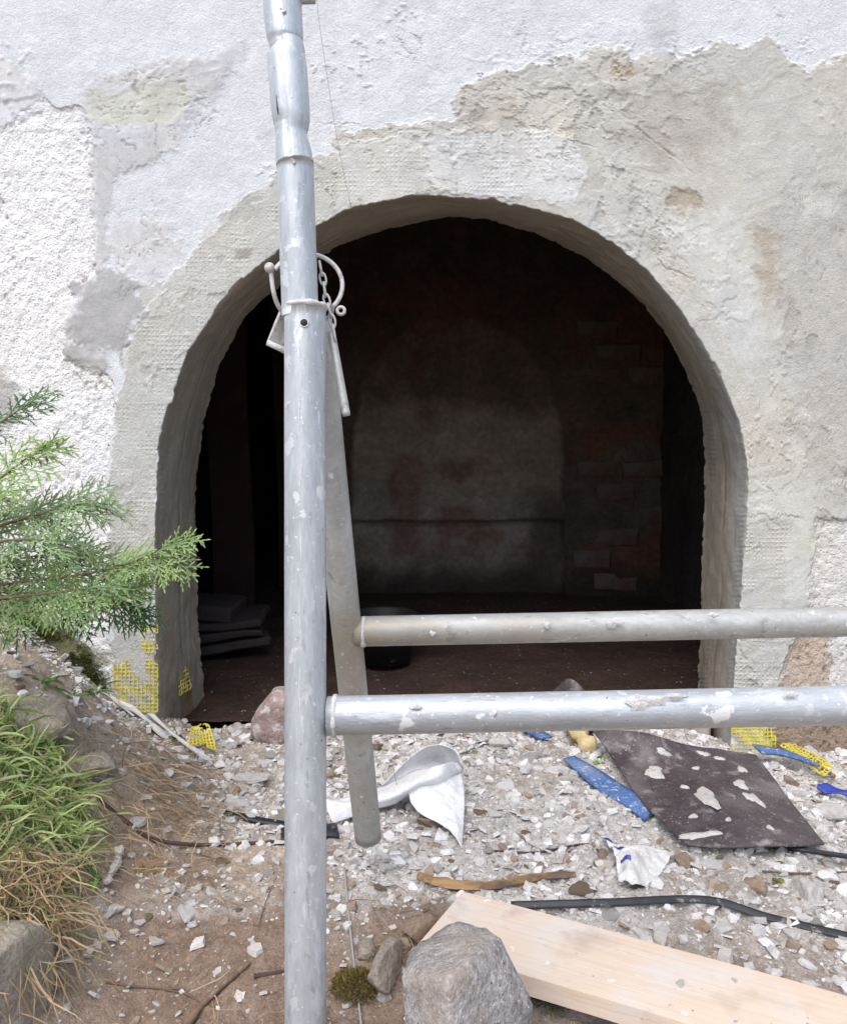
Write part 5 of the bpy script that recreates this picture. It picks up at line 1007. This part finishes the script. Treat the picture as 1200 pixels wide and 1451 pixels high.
for u, v_, s_, lab in ((.335, .075, .011, 'oval white plaster flake in the middle of the plank'), (.40, .035, .006, 'small white plaster flake near the plank edge'), (.405, .118, .004, 'tiny white flake near the front edge of the plank')):
    p = plank_pt(u, v_, .002); put_chip(0, p.x, p.y, s_, z=p.z, tilt=.02, lab=lab)

# ------------------------------------------------------------------ plants
def blades(roots, dirs, L, wd, droop, seg, cols, seed, tipcol=None, curl=.0):
    """tapered folded blades; roots (n,3), dirs (n,3) start direction, droop direction vector with weight"""
    n = len(roots); r2 = np.random.default_rng(seed); t = np.linspace(0, 1, seg + 1)
    p = roots.copy(); d_ = dirs / np.linalg.norm(dirs, axis=1, keepdims=True); pts = [p.copy()]; ds = [d_.copy()]
    for i in range(seg):
        d_ = d_ + droop * (1.0 / seg) + r2.normal(0, curl, (n, 3)); d_ /= np.linalg.norm(d_, axis=1, keepdims=True); p = p + d_ * (L / seg)[:, None]
        zg = gz(p[:, 0], p[:, 1], False) + .002; p[:, 2] = np.maximum(p[:, 2], zg); pts.append(p.copy()); ds.append(d_.copy())
    pts = np.stack(pts, 1); ds = np.stack(ds, 1); ref = r2.normal(0, 1, (n, 1, 3)); s_ = np.cross(ds, ref); s_ /= np.linalg.norm(s_, axis=-1, keepdims=True) + 1e-9
    wt = (np.sin(np.clip(t * .9 + .12, 0, 1) * math.pi) ** .6)[None, :, None] * wd[:, None, None]
    up_ = np.cross(s_, ds) * wt * .25
    V = np.stack([pts - s_ * wt / 2 + up_, pts, pts + s_ * wt / 2 + up_], 2)          # n,seg+1,3,3
    base = (np.arange(n) * (seg + 1) * 3)[:, None, None]; gf = grid_faces(seg + 1, 3); F = (gf[None] + base).reshape(-1, 4)
    C = cols[:, None, None, :] * np.ones((1, seg + 1, 3, 1))
    if tipcol is not None: C = C * (1 - .5 * t[None, :, None, None]) + np.array(tipcol) * .5 * t[None, :, None, None]
    return V.reshape(-1, 3), F, C.reshape(-1, 3)
def ground_pts(xs, ys): return np.stack([xs, ys, gz(xs, ys, False)], 1)
# green grass mat on the bank
r2 = np.random.default_rng(500); n_ = 6400; ys = r2.uniform(.92, 1.62, n_); xs = r2.uniform(-.82, -.40, n_)
pxx, pyy = topx(xs, ys, gz(xs, ys, False)); lim_ = np.interp(pyy, [990, 1040, 1120, 1200, 1260, 1320], [20, 60, 110, 128, 105, 60]) + 12 * fbm(ys * 14, ys * 0, 2, 505)
ok = (pxx < lim_) & (pyy > 1000) & (pyy < 1330) & (pxx > -150); xs, ys = xs[ok], ys[ok]; n_ = len(xs)
rt = ground_pts(xs, ys); dr_ = np.stack([r2.normal(.3, .6, n_), r2.normal(-.3, .55, n_), r2.uniform(.25, 1.0, n_)], 1)
shade = r2.random(n_)[:, None]; gcol = np.array([.25, .38, .09]) * (1 - shade) + np.array([.50, .60, .27]) * shade; gcol *= r2.uniform(.75, 1.15, (n_, 1)); dry = r2.random(n_) < .16; gcol[dry] = np.array([.50, .43, .27]) * r2.uniform(.6, 1.2, (dry.sum(), 1)); gcol *= (1 + .35 * fbm(xs * 18, ys * 18, 2, 507))[:, None]
V, F, C = blades(rt, dr_, r2.uniform(.035, .105, n_), r2.uniform(.0026, .0058, n_), np.stack([r2.normal(.35, .8, n_), r2.normal(-.3, .8, n_), r2.normal(-1.2, .9, n_)], 1), 7, gcol, 510, (.44, .50, .24), .24)
tag(link('green_grass', mesh_np('green_grass', V, F, M['grass'], True, {'Col': np.clip(C, .02, .7)})), 'matted bright green grass growing on the bank', 'grass', kind='stuff')
# dry grass hanging over the boulder
r2 = np.random.default_rng(520); n_ = 6500; ys = r2.uniform(.86, 1.35, n_); xs = r2.uniform(-.66, -.36, n_); pxx, pyy = topx(xs, ys, gz(xs, ys, False))
ok = (pyy > 1235) & (pyy < 1400) & (pxx < np.interp(pyy, [1235, 1320, 1400], [85, 85, 50])) & (pxx > -100); xs, ys = xs[ok], ys[ok]; n_ = len(xs); rt = ground_pts(xs, ys) + np.array([0, 0, .04])
dr_ = np.stack([r2.normal(.45, .45, n_), r2.normal(-.5, .4, n_), r2.normal(.0, .35, n_)], 1); scol = np.array([.47, .36, .22]) * r2.uniform(.6, 1.35, (n_, 1)) + r2.normal(0, .015, (n_, 3))
V, F, C = blades(rt, dr_, r2.uniform(.05, .16, n_), r2.uniform(.0012, .0030, n_), np.stack([r2.normal(.25, .6, n_), r2.normal(-.3, .6, n_), r2.normal(-1.9, .8, n_)], 1), 8, scol, 525, None, .28)
tag(link('dry_grass', mesh_np('dry_grass', V, F, M['straw'], True, {'Col': np.clip(C, .03, .7)})), 'dry straw-coloured grass hanging down over the boulder', 'grass', kind='stuff')
# brown needles and stalks on the slope
r2 = np.random.default_rng(540); n_ = 6500; ys = r2.uniform(.95, 1.85, n_); xs = r2.uniform(-.75, -.02, n_); pxx, pyy = topx(xs, ys, gz(xs, ys, False))
pr = sst(330, 200, pxx - .55 * (pyy - 1100)) * sst(1010, 1050, pyy) * (.18 + .82 * sst(1300, 1210, pyy)) * sst(40, 110, pxx) * (.25 + .75 * sst(-.2, .3, fbm(xs * 9, ys * 9, 3, 545)))
pr = np.maximum(pr, .5 * np.exp(-(((pxx - 560) / 45) ** 2 + ((pyy - 1330) / 45) ** 2))); pr = np.maximum(pr, .025)
ok = (r2.random(n_) < pr) & ~blocked(xs, ys); xs, ys = xs[ok], ys[ok]; n_ = len(xs); rt = ground_pts(xs, ys) + np.stack([0 * xs, 0 * xs, r2.uniform(.003, .016, n_)], 1)
dr_ = np.stack([r2.normal(.6, .7, n_), r2.normal(-.35, .7, n_), r2.normal(.05, .2, n_)], 1); scol = np.array([.46, .34, .21]) * r2.uniform(.45, 1.35, (n_, 1))
V, F, C = blades(rt, dr_, r2.uniform(.025, .10, n_), r2.uniform(.0010, .0022, n_), np.stack([r2.normal(0, .3, n_), r2.normal(0, .3, n_), r2.normal(-.6, .2, n_)], 1), 5, scol, 550, None, .12)
tag(link('needle_litter', mesh_np('needle_litter', V, F, M['straw'], True, {'Col': np.clip(C, .03, .6)})), 'brown fallen needles and stalks lying over the slope', 'litter', kind='stuff')
# weeds
def weed(px, py, n, L, label, col, seed, spread=.8, wd=.006):
    p = G(px, py); r2 = np.random.default_rng(seed); rt = np.tile(np.array(tuple(p)), (n, 1)) + r2.normal(0, .006, (n, 3)) * np.array([1, 1, 0]); an = r2.uniform(0, 6.28, n)
    dr_ = np.stack([np.cos(an) * spread, np.sin(an) * spread, r2.uniform(.5, 1.2, n)], 1); V, F, C = blades(rt, dr_, r2.uniform(.5, 1.1, n) * L, np.full(n, wd) * r2.uniform(.6, 1.2, n), np.stack([0 * an, 0 * an, r2.normal(-1.2, .3, n)], 1), 6, np.array(col) * r2.uniform(.7, 1.3, (n, 1)), seed, None, .05)
    return tag(based('weed', V, F, M['grass'], True, {'Col': np.clip(C, .02, .6)}), label, 'weed')
weed(292, 1034, 9, .07, 'green weed with arching blades at the left jamb foot', (.13, .22, .06), 601)
weed(132, 985, 14, .07, 'dusty green weed beside the yellow mesh foot', (.16, .25, .09), 603)
weed(100, 990, 12, .06, 'pale dusty weed beside the upright white strip', (.22, .30, .14), 605)
weed(62, 968, 14, .05, 'low weed growing over the long boulder', (.15, .24, .08), 607)
weed(108, 935, 10, .05, 'low weed rooted at the mossy wall foot', (.14, .22, .07), 609)
weed(48, 1062, 20, .055, 'broad-leaved bright green plant in the bank grass', (.09, .22, .06), 611, 1.0, .014)
weed(138, 1245, 5, .05, 'single fresh green leaf at the edge of the bank grass', (.16, .34, .06), 613, .5, .008)
weed(250, 1050, 8, .05, 'small weed growing through the white strips', (.15, .22, .08), 615)
weed(780, 1420, 40, .045, 'grey-green tuft of needles under the plank', (.20, .21, .13), 617, 1.0, .003)
weed(660, 1066, 4, .03, 'tiny green sprout behind the fleece curl', (.12, .20, .05), 619)
weed(1092, 1250, 5, .03, 'tiny yellow-green sprout in rubble under the dark sheet', (.22, .24, .05), 621)
weed(924, 1160, 5, .035, 'green leaf trapped between blue strip and dark sheet', (.10, .24, .04), 623, 1.0, .014)
weed(852, 1080, 4, .03, 'bright green leaf beside the yellow foam lump', (.16, .34, .04), 625, 1.0, .012)
# moss tuft by the granite stone
r2 = np.random.default_rng(640); n_ = 2400; p = G(505, 1402); rt = np.tile(np.array(tuple(p)), (n_, 1)); an = r2.uniform(0, 6.28, n_); rad = np.sqrt(r2.random(n_)); rt += np.stack([np.cos(an) * rad * .032, np.sin(an) * rad * .028, .02 * (1 - rad ** 2)], 1)
dr_ = np.stack([np.cos(an) * rad, np.sin(an) * rad, .8 + 0 * an], 1); V, F, C = blades(rt, dr_, r2.uniform(.004, .011, n_), np.full(n_, .0014), r2.normal(0, .8, (n_, 3)), 3, np.array([.20, .155, .05]) * r2.uniform(.5, 1.4, (n_, 1)), 641)
tag(based('moss_tuft', V, F, M['moss'], True, {'Col': np.clip(C, .02, .5)}), 'brown-green cushion of moss between front leg and granite stone', 'moss')
r2 = np.random.default_rng(650); n_ = 5000; px_ = r2.uniform(-20, 150, n_); y0 = np.interp(px_, [-20, 0, 60, 120, 150], [868, 875, 900, 945, 985]); py_ = y0 + r2.normal(0, 13, n_)
pts = [PY(a_, b0, D) for a_, b0 in zip(px_, py_)]; X = np.array([q.x for q in pts]); Z = np.array([q.z for q in pts]); hz_ = facade_fields(X, Z)[0]; rt = np.stack([X, D - hz_ - .001, Z], 1)
msk = fbm(X * 14, Z * 14, 3, 655) > -.15; rt = rt[msk]; n_ = len(rt); dr_ = np.stack([r2.normal(0, .5, n_), -np.ones(n_), r2.normal(.5, .5, n_)], 1)
V, F, C = blades(rt, dr_, r2.uniform(.006, .016, n_), np.full(n_, .0022), np.zeros((n_, 3)), 2, np.array([.15, .16, .05]) * r2.uniform(.5, 1.4, (n_, 1)), 656)
tag(link('wall_moss', mesh_np('wall_moss', V, F, M['moss'], True, {'Col': np.clip(C, .02, .5)})), 'olive moss growing along the foot of the white wall', 'moss', kind='stuff')

# false cypress reaching in from the left
shrub_base = Vector((-1.02, 1.42, float(gz(-1.02, 1.42)))); shrub = empty('cypress_shrub', shrub_base); tag(shrub, 'green false cypress shrub with flat feathery sprays before the white wall', 'shrub')
V, F = tube_np(smooth_path([shrub_base - Vector((0, 0, .03)), shrub_base + Vector((.02, 0, .3)), shrub_base + Vector((-.02, .02, .7)), shrub_base + Vector((.0, .03, 1.1))], 24), [.022 - .0006 * i for i in range(24)], 10); part('trunk', V, F, M['twig'], shrub)
rs_ = random.Random(700); LV = []; LF = []; LC = []; cnt_v = [0]
def leaf_strip(p, d_, n_, L_, w0, col, tip):
    """thin tapering scale-leaf shoot: two crossed ridged quads"""
    s_ = d_.cross(n_).normalized(); e = p + d_ * L_; m_ = p + d_ * L_ * .55; q = [p - s_ * w0 * .35, p + s_ * w0 * .35, m_ + s_ * w0 * .5 + n_ * w0 * .1, m_ - s_ * w0 * .5 + n_ * w0 * .1, e]
    b0 = cnt_v[0]; LV.extend(q); LF.append((b0, b0 + 1, b0 + 2, b0 + 3)); LT.append((b0 + 3, b0 + 2, b0 + 4)); LC.extend([col, col, (col + tip) / 2, (col + tip) / 2, tip]); cnt_v[0] += 5
def spray(p, d_, n_, L_, lvl, col, tip):
    """flat spray: an axis with alternate shoots, curving down towards its tip"""
    k = max(5, int(L_ / (.0088 if lvl == 1 else .0052))); d_ = d_.normalized(); pos = p.copy(); stp = L_ / k; side_ = 1
    for i in range(k):
        u = i / k; d_ = (d_ + Vector((0, 0, -.05 if lvl else -.03)) + Vector((rs_.gauss(0, .055), rs_.gauss(0, .055), rs_.gauss(0, .055)))).normalized(); n_ = (n_ - d_ * n_.dot(d_)).normalized(); s_ = d_.cross(n_) * side_; side_ = -side_
        f_ = math.sin(min(1, (u * .85 + .22)) * math.pi) ** .8
        if lvl == 1:
            L2 = L_ * .46 * f_ * rs_.uniform(.6, 1.25); dd = (d_ * .75 + s_ * .72 + n_ * rs_.gauss(0, .12)).normalized(); spray(pos, dd, n_, L2, 0, col, tip)
        else:
            L2 = max(.005, L_ * .42 * f_ * rs_.uniform(.6, 1.3)); dd = (d_ * .85 + s_ * .62 + n_ * rs_.gauss(0, .15)).normalized(); leaf_strip(pos, dd, n_, L2, .0027, col * rs_.uniform(.85, 1.15), tip)
        leaf_strip(pos, d_, n_, stp * 1.4, .0027, col, col); pos = pos + d_ * stp
    leaf_strip(pos, d_, n_, .009, .0026, col, tip)
boughs = [
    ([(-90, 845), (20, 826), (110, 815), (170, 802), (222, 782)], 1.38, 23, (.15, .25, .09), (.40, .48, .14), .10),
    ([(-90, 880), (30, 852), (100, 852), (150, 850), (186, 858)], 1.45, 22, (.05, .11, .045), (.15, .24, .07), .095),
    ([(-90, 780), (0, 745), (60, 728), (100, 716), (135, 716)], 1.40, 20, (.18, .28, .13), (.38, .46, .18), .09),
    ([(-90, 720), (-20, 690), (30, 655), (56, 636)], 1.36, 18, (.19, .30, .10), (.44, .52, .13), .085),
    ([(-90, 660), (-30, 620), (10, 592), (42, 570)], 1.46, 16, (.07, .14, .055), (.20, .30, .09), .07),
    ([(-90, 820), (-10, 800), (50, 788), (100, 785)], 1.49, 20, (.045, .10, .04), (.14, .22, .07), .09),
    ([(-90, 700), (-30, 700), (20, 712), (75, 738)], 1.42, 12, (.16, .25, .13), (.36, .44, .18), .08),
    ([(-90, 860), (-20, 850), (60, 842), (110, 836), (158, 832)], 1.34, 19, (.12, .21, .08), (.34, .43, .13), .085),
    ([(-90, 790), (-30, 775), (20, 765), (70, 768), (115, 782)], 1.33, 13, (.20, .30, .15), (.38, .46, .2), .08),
]
for bi, (path, dep, ns, c0_, c1_, L_) in enumerate(boughs):
    LV, LF, LC, LT = [], [], [], []; cnt_v[0] = 0
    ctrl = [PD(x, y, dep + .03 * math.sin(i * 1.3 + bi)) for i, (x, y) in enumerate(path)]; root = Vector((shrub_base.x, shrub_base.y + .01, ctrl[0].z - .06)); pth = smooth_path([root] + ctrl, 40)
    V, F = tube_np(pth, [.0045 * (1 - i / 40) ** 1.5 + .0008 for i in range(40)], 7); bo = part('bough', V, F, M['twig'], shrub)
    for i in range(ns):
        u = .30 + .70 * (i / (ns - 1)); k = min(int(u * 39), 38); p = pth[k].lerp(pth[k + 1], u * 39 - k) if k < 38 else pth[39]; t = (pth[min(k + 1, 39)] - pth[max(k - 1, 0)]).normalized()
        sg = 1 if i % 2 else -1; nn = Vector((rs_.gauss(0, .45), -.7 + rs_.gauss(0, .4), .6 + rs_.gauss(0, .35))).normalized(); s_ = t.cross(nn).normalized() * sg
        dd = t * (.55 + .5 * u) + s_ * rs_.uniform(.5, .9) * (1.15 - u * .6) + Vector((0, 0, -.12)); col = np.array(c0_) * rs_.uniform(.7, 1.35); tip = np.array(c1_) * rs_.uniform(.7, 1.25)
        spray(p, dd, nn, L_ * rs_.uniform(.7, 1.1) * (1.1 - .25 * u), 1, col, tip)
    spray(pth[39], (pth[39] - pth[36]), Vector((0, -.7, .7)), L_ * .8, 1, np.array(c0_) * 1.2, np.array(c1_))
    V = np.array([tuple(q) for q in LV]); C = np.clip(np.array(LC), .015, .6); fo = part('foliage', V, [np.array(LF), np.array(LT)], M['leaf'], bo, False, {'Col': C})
# fallen brown spray on the soil
LV, LF, LC, LT = [], [], [], []; cnt_v[0] = 0; p = G(195, 1228) + Vector((0, 0, .012)); spray(p, G(262, 1262) - G(195, 1228), Vector((0, -.3, 1)), .085, 1, np.array([.30, .18, .07]), np.array([.36, .24, .10]))
tag(based('fallen_spray', np.array([tuple(q) for q in LV]), [np.array(LF), np.array(LT)], M['leaf'], False, {'Col': np.array(LC)}), 'withered brown cypress spray lying on the soil', 'spray')
